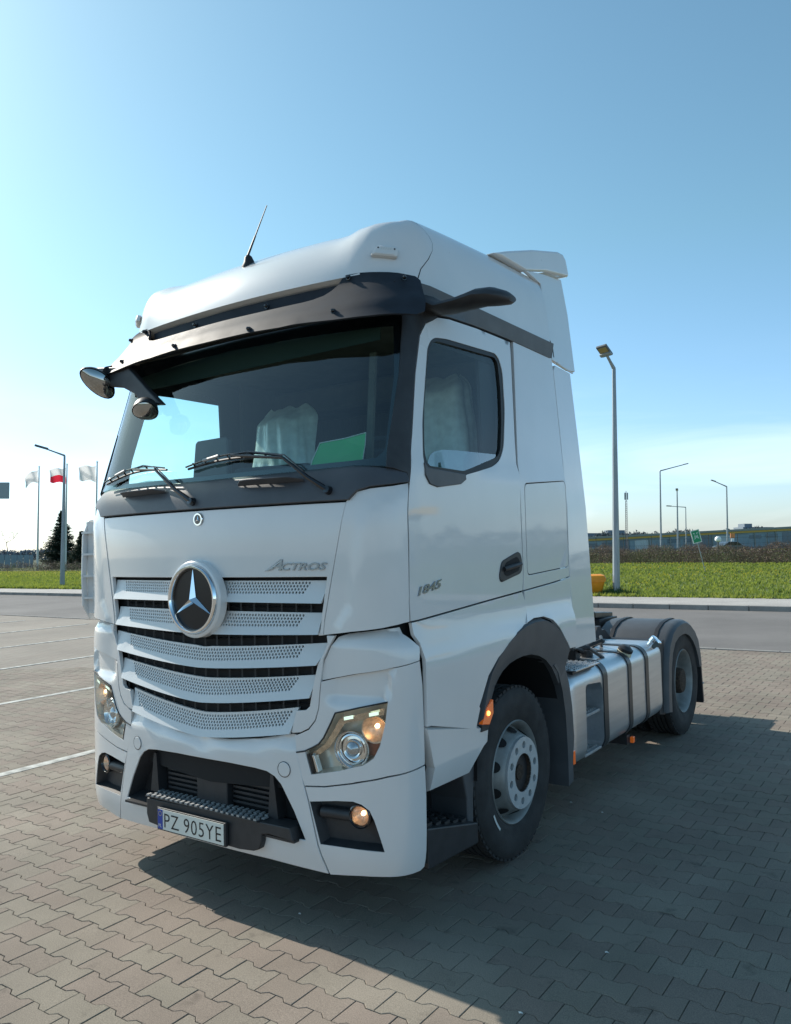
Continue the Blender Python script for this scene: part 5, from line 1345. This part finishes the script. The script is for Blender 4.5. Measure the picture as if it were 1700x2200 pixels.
# steering wheel
sw = MB(); wc = Vector((.60,.74,2.42)); wn = Vector((0,-.50,.86)).normalized(); wa = Vector((1,0,0)); wb = wn.cross(wa)
pts_ = [wc+(wa*math.cos(2*PI*k/32)+wb*math.sin(2*PI*k/32))*.215 for k in range(33)]
sw.tube(pts_, .016, 8, cap=False); swo = sw.build('steering_wheel', SEATM, TR)
MB().tube([wc-wa*.2, wc+wa*.2], .02, 6).build('wheel_spoke', SEATM, swo); MB().tube([wc, wc-wn*.3], .04, 8).build('steering_column', SEATM, swo)
def seat(x, y, name='seat', wide=1, up=0):
    mb = MB(); mb.box((x-.26, y-.35, 1.95), (x+.26, y+.18, 2.08)); o = mb.build('seat', SEATM, TR, smooth=False, bevel=.04)
    MB().prism([(0,2.05),(.10,2.05),(.19,2.80),(.13,2.86),(.06,2.84)], -.23, .23, lambda a, b, d: (x+d, y+a, b)).build('backrest', SEATM, o, smooth=False, bevel=.04)
    MB().box((x-.2, y-.3, 1.5), (x+.2, y+.1, 1.95)).build('seat_base', SEATM, o, smooth=False)
    # crumpled film cover
    vs, fs = [], []; NU, NV = 48, 36
    for i in range(NU+1):
        for j in range(NV+1):
            a, b = i/NU, j/NV; th = -PI*.62+a*PI*1.24*1.0
            sx_, sy_ = .30*math.sin(th*.8), -.14*wide*math.cos(th*.8)
            z = 2.10+(.80+up)*b
            nn_ = noise.noise(Vector((a*5+x, b*1.6, x*3)))*.045+noise.noise(Vector((a*13, b*3.2+a*4, x)))*.026
            sq = 1-.12*b+.10*(1-b)**2
            top = max(0, (b-.86)/.14)
            vs.append((x+sx_*sq*(1-.35*top*top)+nn_*math.sin(th), y+.02+.11*b+(sy_+nn_*-math.cos(th))*(1-.8*top), z+.03*noise.noise(Vector((a*6, x, 2)))*b))
    for i in range(NU):
        for j in range(NV): k = i*(NV+1)+j; fs.append((k, k+NV+1, k+NV+2, k+1))
    mesh('seat_cover', vs, fs, COVER, o, angle=180)
seat(.66, 1.44, wide=1.35, up=.08); seat(-.50, 1.22)
# inner roller shade behind the top of the windscreen
shd = mat('roller_shade', (.018, .034, .028), .7)
MB().prism([(-.98,2.945),(.98,2.965),(.98,3.13),(-.98,3.13)], .425, .430, lambda a, b, d: (a, d, b)).build('roller_shade', shd, TR, smooth=False)
# pale vertical strip (inner pillar trim)
MB().prism([(.745,2.30),(.785,2.30),(.835,2.95),(.795,2.95)], .58, .60, lambda a, b, d: (a, d, b)).build('pillar_cord', LINING, TR, smooth=False)
# curtain rail fold behind
vs, fs = [], []
for i in range(60):
    x = -1.05+i*.0356
    for z in (2.2, 2.9): vs.append((x, 2.06+.018*(i % 2), z))
for i in range(59): fs.append((2*i, 2*i+2, 2*i+3, 2*i+1))
mesh('curtain', vs, fs, mat('curtain_grey', (.09, .085, .075), .9), TR, smooth=False)

# ================================================================== WHEELS
def wheel(x, y, s, rear=False, name='wheel'):
    """x: outer face of tyre; s: side (+1 truck's left)"""
    ax = (s, 0, 0); c = Vector((x*s, y, .507)); w_ = .30 if not rear else .28
    Rt = .507
    prof = [(.298,-w_+.02),(.33,-w_),(.40,-w_-.006),(.465,-w_+.002),(.492,-w_+.02),(.503,-w_+.04)]
    k = 5; span = w_-.08
    for i in range(k):
        a = -w_+.04+span*(i)/k; b = -w_+.04+span*(i+.78)/k
        prof += [(.507, a+.006), (.507, b)]
        if i < k-1: prof += [(.492, b+.002), (.492, a+span/k-.002)]
    prof += [(.503,-.04),(.492,-.018),(.470,-.004),(.445,.004),(.415,.003),(.40,.006),(.385,.002),(.345,.000),(.318,-.010),(.298,-.022)]
    mb = MB().lathe(prof, ax, c, 72)
    t = mb.build('wheel', RUB, TR, angle=28)
    # tread blocks at the shoulder
    sh = MB()
    for q in range(60):
        a = 2*PI*q/60; d = Vector((0, math.cos(a), math.sin(a))); tg = Vector((0, -math.sin(a), math.cos(a)))
        for h0, h1 in ((-.062, -.022), (-w_+.022, -w_+.062)):
            vs = []
            for dr in (.485, .5095):
                for hh, e in ((h0, -.017), (h1, -.017), (h1, .017), (h0, .017)): vs.append(c+Vector((s*hh, 0, 0))+d*dr+tg*e)
            sh.add(vs, [(4, 5, 6, 7), (0, 1, 5, 4), (1, 2, 6, 5), (2, 3, 7, 6), (3, 0, 4, 7)])
    sh.build('tread_blocks', RUB, t, smooth=False, kind='stuff')
    if not rear:
        rim = [(.285,-w_+.01),(.30,-w_+.0),(.302,-w_+.02),(.285,-.24),(.26,-.20),(.262,-.10),(.280,-.050),(.300,-.030),(.304,-.016),(.299,-.010),(.292,-.016),(.282,-.030),(.272,-.060),(.268,-.090)]
        ro = MB().lathe(rim, ax, c, 60).build('rim', STEELW, t, angle=40)
        # disc bulging outwards with hand holes as dark ovals set in its cone
        dsc = [(.269,-.088),(.262,-.082),(.245,-.050),(.225,-.004),(.218,.012),(.210,.018)]
        MB().lathe(dsc, ax, c, 60).build('wheel_disc', STEELW, ro, angle=40)
        hh = MB()
        for q in range(10):
            a = 2*PI*(q+.5)/10
            hh.add([c+Vector((s*(-.038+.035*math.sin(b)), 0, 0))+Vector((0, math.cos(a+.135*math.cos(b)), math.sin(a+.135*math.cos(b))))*(.2485-.0165*math.sin(b)) for b in [2*PI*m/14 for m in range(14)]], [tuple(range(14))])
        hh.build('hand_holes', VOID, ro, smooth=False)
        # cover ring with ten holes
        V, T, bd = tri2d(circ(0, 0, .208, 60), [circ(.162*math.cos(2*PI*q/10+.2), .162*math.sin(2*PI*q/10+.2), .0215, 16) for q in range(10)]+[circ(0, 0, .112, 40)], 0, 0, .5)
        vs = [c+Vector((s*.034, v.x, v.y)) for v in V]; n0 = len(vs)
        mp_ = {}
        for a, b in bd:
            for k_ in (a, b):
                if k_ not in mp_: mp_[k_] = len(vs); vs.append(c+Vector((s*.010, V[k_].x, V[k_].y)))
        fs = list(T)+[(b, a, mp_[a], mp_[b]) for a, b in bd]
        mesh('cover_ring', vs, fs, ALUR, t, smooth=False, recalc=True)
        MB().lathe([(0,.0),(.206,.0)], ax, c+Vector((s*.004, 0, 0)), 40).build('nut_plate', DARK, t)
        nb = MB()
        for q in range(10):
            a = 2*PI*q/10+.2; nb.lathe([(0,.022),(.009,.022),(.014,.018),(.0145,.0)], ax, c+Vector((0, .162*math.cos(a), .162*math.sin(a))), 6)
        nb.build('wheel_nuts', STEELW, t, smooth=False)
        MB().lathe([(.112,.03),(.108,-.03),(.085,-.035),(.078,-.010),(.050,-.005),(.045,.012),(0,.014)], ax, c, 32).build('hub', RUST, t, angle=30)
        # valve / weight highlight on the sidewall
    else:
        rim = [(.285,-w_+.01),(.30,-w_),(.302,-w_+.02),(.285,-.24),(.26,-.20),(.262,-.09),(.280,-.045),(.300,-.028),(.304,-.014),(.299,-.008),(.291,-.016),(.280,-.034),(.266,-.075),(.258,-.11),(.250,-.14),(.225,-.165),(.20,-.170),(.12,-.172)]
        ro = MB().lathe(rim, ax, c, 60).build('rim', STEELW, t, angle=40)
        MB().lathe([(.125,-.18),(.122,-.05),(.11,-.02),(.07,-.012),(0,-.012)], ax, c, 32).build('hub', RUST, t, angle=30)
        nb = MB()
        for q in range(10):
            a = 2*PI*q/10; nb.lathe([(0,.05),(.012,.05),(.015,.0)], ax, c+Vector((s*-.172, .165*math.cos(a), .165*math.sin(a))), 6)
        nb.build('wheel_nuts', STEELW, t, smooth=False)
    return t
YF, YRR = 1.445, 5.06
for s in (1, -1):
    wheel(1.19, YF, s)
    wheel(1.20, YRR, s, True); wheel(.88, YRR, s, True)
# chalk mark on the front tyre
mb = MB(); c = Vector((1.1965, YF, .507))
for k in range(6):
    a0, a1 = math.radians(206+k*3.2), math.radians(206+(k+1)*3.2)
    r0, r1 = .366-.0*k, .380
    f = lambda a, r: c+Vector((0, math.cos(a)*r, math.sin(a)*r))
    mb.add([f(a0, r0), f(a1, r0), f(a1, r1), f(a0, r1)], [(0, 1, 2, 3)])
mb.build('chalk_mark', WHITEC, TR, smooth=False)
# ---- wheel arches of the cab
OA = [(.868,.89),(.913,1.006),(.950,1.09),(.996,1.161),(1.09,1.24),(1.226,1.312),(1.35,1.362),(1.471,1.392),(1.60,1.405),(1.733,1.404),(1.86,1.372),(1.98,1.309),(2.06,1.240),(2.119,1.181)]
IA = [(1.010,.89),(1.045,1.00),(1.098,1.075),(1.15,1.115),(1.20,1.145),(1.286,1.175),(1.38,1.190),(1.48,1.197),(1.583,1.193),(1.70,1.170),(1.80,1.130),(1.88,1.075),(1.94,1.01),(1.985,.95)]
for s in (1, -1):
    mb = MB(); N = len(OA)
    rows = []
    for (o, i_) in zip(OA, IA):
        m1 = (o[0]*.55+i_[0]*.45, o[1]*.55+i_[1]*.45)
        rows.append([Vector((s*1.235, *o)), Vector((s*1.268, o[0]*.93+i_[0]*.07, o[1]*.93+i_[1]*.07)), Vector((s*1.262, *m1)), Vector((s*1.235, *i_)), Vector((s*.93, i_[0], i_[1]+.01))])
    for r in rows: mb.v += r
    for k in range(N-1):
        for j in range(4): mb.f.append((k*5+j, (k+1)*5+j, (k+1)*5+j+1, k*5+j+1)); mb.m.append(0)
    mb.build('wheel_arch', GREYPL, TR, angle=40)
    # side marker lamp with its foot
    MB().prism([(.875,.905),(.930,.985),(1.005,1.02),(1.005,.945),(.955,.890)], 1.245, 1.272, lambda a, b, d: (s*d, a, b)).build('side_marker', AMBER, TR, smooth=False, bevel=.004)
    MB().prism([(.862,.868),(.872,.900),(.955,.888),(.935,.866)], 1.235, 1.270, lambda a, b, d: (s*d, a, b)).build('marker_foot', DARK, TR, smooth=False)
    MB().lathe([(0,.01),(.012,.006),(.014,0)], (s,0,0), (s*1.2735,.940,.955), 12).build('marker_bulb', AMBERL, TR)
    # rear mudguard behind front wheel, hanging flap
    mg_o = [(1.895,1.085),(1.96,1.03),(2.02,.90),(2.055,.75),(2.070,.55),(2.072,.40),(2.068,.268)]
    for nm, dx0, dx1, off_ in (('mudguard', 1.235, .78, 0),):
        mb = MB()
        for a, b in mg_o: mb.v += [Vector((s*1.245, a, b)), Vector((s*1.245, a+.115*(1-.3*(b < .5)), b+.02)), Vector((s*.80, a+.10, b+.02)), Vector((s*.80, a, b))]
        for k in range(len(mg_o)-1):
            for j in range(4): mb.f.append((k*4+j, (k+1)*4+j, (k+1)*4+(j+1) % 4, k*4+(j+1) % 4)); mb.m.append(0)
        mb.f.append((0, 1, 2, 3)); mb.f.append(tuple(4*(len(mg_o)-1)+q for q in range(4))); mb.m += [0, 0]
        mb.build(nm, GREYPL, TR, angle=40)
    # dark liner in front of the wheel and boarding steps
    ln = [(.40,1.02),(.86,1.02),(.955,.80),(.90,.62),(.865,.45),(.855,.29),(.335,.31),(.345,.60),(.36,.80)]
    MB().prism([(.80,.66),(.905,.80),(.935,.90),(.96,.93),(.985,.90),(.945,.72),(.915,.50),(.905,.27),(.845,.27),(.845,.50)], 1.18, .70, lambda a, b, d: (s*d, a, b)).build('wheel_liner', GREYPL, TR, smooth=False, bevel=.01)
    MB().prism([(.36,.30),(.86,.275),(.86,.385),(.36,.50)], 1.235, .85, lambda a, b, d: (s*d, a, b)).build('entry_step', DARK, TR, smooth=False, bevel=.01)
    mb = MB()
    for i in range(5):
        for j in range(4):
            y = .42+i*.085; z = .503-(y-.36)*.23; x = 1.19-j*.075
            mb.box((min(s*x, s*(x-.04)), y, z-.01), (max(s*x, s*(x-.04)), y+.05, z+.006))
    mb.build('step_grip', STRAP, TR, smooth=False, kind='stuff')
    MB().box((min(s*.82, s*.9), .36, .45), (max(s*.82, s*.9), .90, 1.0)).build('step_well', DARK, TR, smooth=False)
# arch inner black box
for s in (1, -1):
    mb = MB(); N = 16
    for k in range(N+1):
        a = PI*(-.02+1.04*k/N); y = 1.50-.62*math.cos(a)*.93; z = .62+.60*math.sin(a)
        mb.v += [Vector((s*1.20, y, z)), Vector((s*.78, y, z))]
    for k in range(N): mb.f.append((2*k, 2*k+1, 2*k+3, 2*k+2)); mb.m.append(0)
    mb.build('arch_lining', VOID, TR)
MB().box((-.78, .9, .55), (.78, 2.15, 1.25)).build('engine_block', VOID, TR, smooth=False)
MB().box((-.86, .17, .32), (.86, .34, .44)).build('sun_block_tray', VOID, TR, smooth=False)  # added tray, closes a sunlit slit in the shadow under the nose
for s in (1, -1): MB().box((min(s*.80, s*1.225), .315, .335), (max(s*.80, s*1.225), .365, 1.32)).build('sun_block_liner', VOID, TR, smooth=False)  # added panel behind each bumper corner to stop sun leaking through
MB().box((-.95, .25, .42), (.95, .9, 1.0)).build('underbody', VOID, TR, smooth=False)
MB().tube([(-1.0, YF, .50), (1.0, YF, .50)], .07, 10).build('front_axle', DARK, TR)
MB().tube([(-1.1, YRR, .52), (1.1, YRR, .52)], .09, 10).build('rear_axle', DARK, TR)
MB().lathe([(0,-.2),(.16,-.17),(.22,0),(.16,.17),(0,.2)], (0,1,0), (0,YRR,.54), 20).build('differential', DARK, TR)
# frame
for s in (1, -1):
    MB().box((s*.42-.04, 1.9, .74), (s*.42+.04, 6.02, 1.00)).build('frame_rail', DARK, TR, smooth=False)
for y in (2.5, 3.4, 4.2, 5.2, 5.98): MB().box((-.40, y-.05, .78), (.40, y+.05, .96)).build('cross_member', DARK, TR, smooth=False)
tb_ = MB().box((-.98, 5.97, .52), (.98, 6.05, .62)); tb_.build('rear_light_bar', DARK, TR, smooth=False)
for s in (1, -1): MB().box((min(s*.70, s*.98), 6.05, .50), (max(s*.70, s*.98), 6.10, .64)).build('tail_lamp', mat('tail_red', (.35, .02, .02), .25), TR, smooth=False)
# fifth wheel
fw = [(-.45,4.55),(-.48,4.30),(-.30,4.12),(.30,4.12),(.48,4.30),(.45,4.55),(.42,4.95),(.25,5.05),(.10,4.65),(-.10,4.65),(-.25,5.05),(-.42,4.95)]
MB().prism(fw, 1.10, 1.16, lambda a, b, d: (a, b+.35, d-(b-4.6)*.08)).build('fifth_wheel', mat('greased_steel', (.04, .038, .035), .35, metal=.5), TR, smooth=False, bevel=.01)
MB().box((-.5, 4.7, .98), (.5, 5.2, 1.10)).build('fifth_wheel_base', DARK, TR, smooth=False)
# clutter on the frame behind the cab: dark catwalk brackets, hoses, coupling
MB().prism([(3.45,.96),(3.93,1.100),(4.0,1.06),(4.08,1.07),(4.12,1.10),(4.20,1.10),(4.22,1.06),(4.29,1.06),(4.45,.97)], .50, .70, lambda a, b, d: (d, a, b)).build('frame_bracket', DARK, TR, smooth=False)
MB().prism([(2.45,.98),(2.95,1.26),(3.05,1.24),(3.0,.98)], .30, .42, lambda a, b, d: (d, a, b)).build('frame_bracket', DARK, TR, smooth=False)
mb = MB(); R = random.Random(4)
for i in range(30):
    y0 = R.uniform(2.3, 3.3); x0 = R.uniform(.2, .95); mb.tube([(x0, y0, 1.0), (x0+R.uniform(-.2, .2), y0+.12, 1.06+.07*R.random()), (x0+R.uniform(-.3, .3), y0+.3, 1.05+.05*R.random()), (x0+R.uniform(-.3, .2), y0+.5, .98)], .014, 6)
mb.build('hoses', DARK, TR)
mb = MB()
for i in range(14):
    x0, y0 = R.uniform(.35, 1.0), R.uniform(2.35, 3.1); d = R.uniform(.02, .05); mb.box((x0-d, y0-d, .99), (x0+d, y0+d, 1.04+.04*R.random()))
mb.build('valve_blocks', DARK, TR, smooth=False, kind='stuff')
MB().tube([(.75,2.50,1.0),(.75,2.50,1.09)], .025, 8).build('yellow_coupling', mat('coupling_yellow', (.5, .42, .08), .5), TR)
MB().tube([(.95,2.35,.99),(.95,2.35,1.06)], .022, 8).build('red_coupling', mat('coupling_red', (.45, .05, .05), .5), TR)

# ---- fuel tank (left), mirrored one on the right
def tank(s):
    y0, y1, x0, x1, z0, z1, r = 2.20, 4.26, .58, 1.235, .335, .985, .115
    sec = []
    for (cx, cz, a0) in ((x1-r, z1-r, 0), (x0+r, z1-r, 90), (x0+r, z0+r, 180), (x1-r, z0+r, 270)):
        for k in range(9):
            a = math.radians(a0+90*k/8); sec.append((cx+r*math.cos(a), cz+r*math.sin(a)))
    N = len(sec); mx, mz = (x0+x1)/2, (z0+z1)/2
    mb = MB(); ysq = [(y0, .90), (y0+.012, .95), (y0+.035, .985), (y0+.07, 1)]+[(y, 1) for y in lin(y0+.3, y1-.1, 5)]+[(y1-.05, .99), (y1-.02, .965), (y1, .92)]
    for y, k in ysq: mb.v += [Vector((s*(mx+(a-mx)*k), y, mz+(b-mz)*k)) for a, b in sec]
    for i in range(len(ysq)-1):
        for k in range(N): mb.f.append((i*N+k, i*N+(k+1) % N, (i+1)*N+(k+1) % N, (i+1)*N+k)); mb.m.append(0)
    mb.f.append(tuple(range(N))); mb.f.append(tuple((len(ysq)-1)*N+k for k in range(N))); mb.m += [0, 0]
    o = mb.build('fuel_tank', ALU, TR, angle=40)
    # cut the step niche out with a boolean-free trick is not possible: use a boolean with the niche block
    nb = MB(); nb.prism(rnd([(2.435,.372),(2.79,.358),(2.765,.80),(2.735,.850),(2.44,.875)], .05, 4), 1.02, 1.35, lambda a, b, d: (s*d, a, b)); nm_ = nb.build('cutter', ALU, None, smooth=False)
    bo = o.modifiers.new('niche', 'BOOLEAN'); bo.operation = 'DIFFERENCE'; bo.solver = 'EXACT'; bo.object = nm_
    dg = bpy.context.evaluated_depsgraph_get(); me = bpy.data.meshes.new_from_object(o.evaluated_get(dg)); o.modifiers.clear(); o.data = me
    bpy.data.objects.remove(nm_)
    for z in (.655, .385):
        mb = MB(); mb.box((min(s*1.03, s*1.215), 2.45, z-.022), (max(s*1.03, s*1.215), 2.765, z)); st = mb.build('tank_step', ALUD, o, smooth=False, bevel=.006)
        tt = MB()
        for i in range(7):
            for j in range(3): tt.box((min(s*(1.06+j*.05), s*(1.085+j*.05)), 2.475+i*.041, z), (max(s*(1.06+j*.05), s*(1.085+j*.05)), 2.495+i*.041, z+.007))
        tt.build('step_studs', ALUD, st, smooth=False, kind='stuff')
    for ya, w_ in ((2.775,.085), (3.325,.075), (3.755,.075)):
        mb = MB(); ex = .008
        for dy in (0, w_):
            mb.v += [Vector((s*(mx+(a-mx)*(1+ex/.33)), ya+dy, mz+(b-mz)*(1+ex/.33))) for a, b in sec]
            mb.v += [Vector((s*(mx+(a-mx)*.995), ya+dy, mz+(b-mz)*.995)) for a, b in sec]
        for k in range(N):
            q = (k+1) % N
            mb.f += [(k, q, 2*N+q, 2*N+k), (k, N+k, N+q, q), (2*N+k, 2*N+q, 3*N+q, 3*N+k)]; mb.m += [0]*3
        mb.build('tank_strap', STRAP, o, angle=40)
        MB().tube([(s*1.10, ya+.04, z0-.03), (s*1.10, ya+.04, z0+.03)], .03, 6).build('strap_bolt', STRAP, o)
    # tread plate on the front top
    mb = MB(); mb.box((min(s*.80, s*1.245), 2.26, .990), (max(s*.80, s*1.245), 2.70, .998)); tp = mb.build('tread_plate', ALU, o, smooth=False)
    tt = MB()
    for i in range(13):
        for j in range(12):
            x = .815+j*.036; y = 2.275+i*.032; tt.box((min(s*x, s*(x+.016)), y+(.016 if j % 2 else 0), .998), (max(s*x, s*(x+.016)), y+.012+(.016 if j % 2 else 0), 1.006))
    tt.build('plate_studs', ALU, tp, smooth=False, kind='stuff')
    MB().box((min(s*.9, s*1.21), 2.28, .965), (max(s*.9, s*1.21), 2.68, .990)).build('plate_bracket', DARK, tp, smooth=False)
    for (x, y, r_, h, m_, nm) in ((.98,3.10,.055,.035,DARK,'filler_cap'), (1.02,3.02,.05,.05,DARK,'level_sender')):
        MB().lathe([(r_*.9,-.01),(r_,.006),(r_,h),(r_*.85,h+.006),(0,h+.008)], (0,0,1), (s*x, y, .985), 24).build(nm, m_, o)
    n = Vector((s*.45,0,1)).normalized(); c = Vector((s*1.165, 3.44, .955))
    MB().lathe([(.058,-.02),(.060,.03),(.052,.034)], n, c, 24).build('filler_neck', mat('neck_cream', (.62, .60, .45), .5), o)
    MB().lathe([(.052,.03),(.060,.036),(.062,.060),(.050,.066),(.03,.082),(0,.084)], n, c, 12).build('fuel_cap', DARK, o)
    n = Vector((s*.75,.1,.8)).normalized(); c = Vector((s*1.175, 4.08, .94))
    MB().lathe([(.040,-.02),(.042,.05),(.050,.052),(.052,.095),(.046,.102),(0,.104)], n, c, 20).build('fuel_cap', CHROME, o)
    MB().tube([c+n*.06+Vector((0,-.05,0)), c+n*.06+Vector((0,.05,.0))], .012, 6).build('cap_lug', CHROME, o)
    MB().box((min(s*1.20, s*1.245), 2.165, .385), (max(s*1.20, s*1.245), 2.20, .475)).build('tank_marker', AMBER, o, smooth=False, bevel=.004)
    MB().box((min(s*1.21, s*1.238), 3.39, .268), (max(s*1.21, s*1.238), 3.43, .315)).build('tank_marker', AMBER, o, smooth=False, bevel=.004)
    MB().box((min(s*.6, s*1.2), 3.35, .26), (max(s*.6, s*1.2), 3.42, .33)).build('marker_bracket', DARK, o, smooth=False)
    return o
tank(1); tank(-1)
# ---- rear fenders
FO = [(4.375,.33),(4.385,.55),(4.42,.78),(4.48,.93),(4.60,1.035),(4.75,1.085),(4.92,1.102),(5.06,1.100),(5.22,1.060),(5.38,.985),(5.50,.88),(5.56,.74),(5.585,.60)]
FI = [(4.50,.31),(4.505,.52),(4.535,.70),(4.59,.83),(4.68,.915),(4.80,.955),(4.92,.967),(5.04,.965),(5.17,.930),(5.29,.865),(5.39,.78),(5.46,.68),(5.50,.58)]
for s in (1, -1):
    mb = MB()
    for o_, i_ in zip(FO, FI):
        mb.v += [Vector((s*.55, o_[0], o_[1]-.005)), Vector((s*1.175, *o_)), Vector((s*1.215, o_[0]*.93+i_[0]*.07, o_[1]-.012)), Vector((s*1.235, o_[0]*.75+i_[0]*.25, o_[1]*.75+i_[1]*.25)), Vector((s*1.232, *i_)), Vector((s*1.20, i_[0], i_[1]))]
    for k in range(len(FO)-1):
        for j in range(5): mb.f.append((k*6+j, (k+1)*6+j, (k+1)*6+j+1, k*6+j+1)); mb.m.append(0)
    fo = mb.build('rear_fender', GREYPL, TR, angle=35)
    for xg in (.66, 1.075):
        mb = MB()
        for o_ in FO[3:-2]: mb.v += [Vector((s*xg, o_[0], o_[1]+.010)), Vector((s*(xg+.035), o_[0], o_[1]+.010)), Vector((s*xg, o_[0], o_[1]-.004)), Vector((s*(xg+.035), o_[0], o_[1]-.004))]
        for k in range(len(FO[3:-2])-1):
            a = k*4; mb.f += [(a, a+1, a+5, a+4), (a, a+4, a+6, a+2), (a+1, a+3, a+7, a+5)]; mb.m += [0]*3
        mb.build('fender_strap', SEAL, fo)
        MB().box((min(s*xg, s*(xg+.04)), 4.455, .86), (max(s*xg, s*(xg+.04)), 4.475, .93)).build('strap_clip', STRAP, fo, smooth=False)
    MB().prism([(5.560,.62),(5.590,.62),(5.640,.215),(5.605,.205)], .58, 1.225, lambda a, b, d: (s*d, a, b)).build('mud_flap', DARK, fo, smooth=False)
    MB().box((min(s*1.19, s*1.232), 5.60, .395), (max(s*1.19, s*1.232), 5.635, .41)).build('flap_clip', ALUD, fo, smooth=False)
    MB().prism([(4.262,.33),(4.262,.93),(4.46,.97),(4.44,.60),(4.42,.30)], 1.19, .58, lambda a, b, d: (s*d, a, b)).build('fender_front', DARK, fo, smooth=False)  # front piece widened and made solid to shut out sun beside the tank
for s in (1, -1):
    MB().tube([(s*.80, 4.20, .62), (s*.80, 4.24, .62), (s*.80, 4.50, .62)], [.10, .24, .24], 16).build('sun_block_drum', DARK, TR)  # added drum, blocks sun between fuel tank and rear wheel
MB().box((-.9, 5.62, .46), (.9, 5.97, .70)).build('sun_block_tail', DARK, TR, smooth=False)  # added box, keeps the truck's shadow unbroken behind the rear wheels
MB().box((-.95, 4.2, .50), (.55, 4.55, .98)).build('sun_block_box', DARK, TR, smooth=False, bevel=.01)  # added box filling the frame gap so no sunlight falls through
# dark block standing in for the shade round the gearbox
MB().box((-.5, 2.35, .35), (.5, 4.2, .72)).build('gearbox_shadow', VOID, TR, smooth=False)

# ---- loose things
mb = MB(); pp = [(.527,2.337),(.545,2.38),(.588,2.458),(.75,2.468),(.907,2.483),(.900,2.41),(.881,2.333)]
base_y = .36
o = MB().prism([(.530,2.300),(.545,2.36),(.588,2.452),(.75,2.462),(.905,2.477),(.902,2.41),(.885,2.300)], 0, .002, lambda a, b, d: (a, .355+.02*math.sin((a-.5)*7)+(b-2.3)*.12+d, b)).build('card', GREEN, None, smooth=False)
tag(o, 'green card with a pale edge propped on the dashboard behind the windscreen', 'card')
eb = MB().tube([(a, .3535+.02*math.sin((a-.5)*7)+(b-2.3)*.12, b) for a, b in [(.530,2.300),(.545,2.36),(.588,2.452),(.75,2.462),(.905,2.477),(.902,2.41),(.885,2.300)]], .003, 4).build('card_edge', WHITEC, o)
# small pale scraps on the paving
for i, (x, y, lab) in enumerate(((1.05, 2.55, 'pale scrap on the paving under the front of the fuel tank'), (1.32, 2.45, 'second pale scrap beside the one under the fuel tank'), (2.02, .62, 'tiny white scrap on the shaded paving right of the front wheel'), (.55, .18, 'tiny white scrap in the shade just in front of the bumper'), (1.9, -.02, 'tiny white pebble in the shade near the lower right'))):
    R = random.Random(i); vs = [(x+.010*math.cos(k)*R.uniform(.5, 1.3), y+.008*math.sin(k)*R.uniform(.5, 1.3), .002+.004*(k % 2)) for k in range(6)]
    q = MB(); q.add(vs+[(x, y, .010)], [(k, (k+1) % 6, 6) for k in range(6)])
    tag(q.build('litter', WHITEC, None, smooth=False), lab, 'litter')
SC.render.engine = 'CYCLES'

# ================================================================== beyond the right edge of the frame (seen mirrored in the paintwork)
CW = mat('canopy_white', (.6, .62, .62), .5); CY = mat('canopy_yellow', (.75, .42, .03), .5)
t = thing('station_canopy', 'flat station canopy with a yellow edge to the right of the lot', 'canopy')
MB().box((0, 0, 5.0), (14, 26, 5.25)).build('canopy_roof', CW, t, smooth=False)
for a, b in (((-.1, -.1, 4.8), (14.1, 0, 5.5)), ((-.1, 26, 4.8), (14.1, 26.1, 5.5)), ((-.1, 0, 4.8), (0, 26, 5.5)), ((14, 0, 4.8), (14.1, 26, 5.5))): MB().box(a, b).build('yellow_edge', CY, t, smooth=False)
for x in (3, 11):
    for y in (4, 13, 22): MB().box((x-.2, y-.2, 0), (x+.2, y+.2, 5.0)).build('column', CW, t, smooth=False)
t.location = (44, 36, 0); t.rotation_euler = (0, 0, .2)
k = thing('station_shop', 'low station shop under the canopy right of the lot', 'building')
MB().box((0, 0, 0), (9, 20, 3.6)).build('wall', WALLM, k, smooth=False)
for i in range(5): MB().box((-.05, 1+i*3.8, .4), (.02, 4+i*3.8, 2.6)).build('window', GLZ, k, smooth=False)
k.location = (60, 44, 0)
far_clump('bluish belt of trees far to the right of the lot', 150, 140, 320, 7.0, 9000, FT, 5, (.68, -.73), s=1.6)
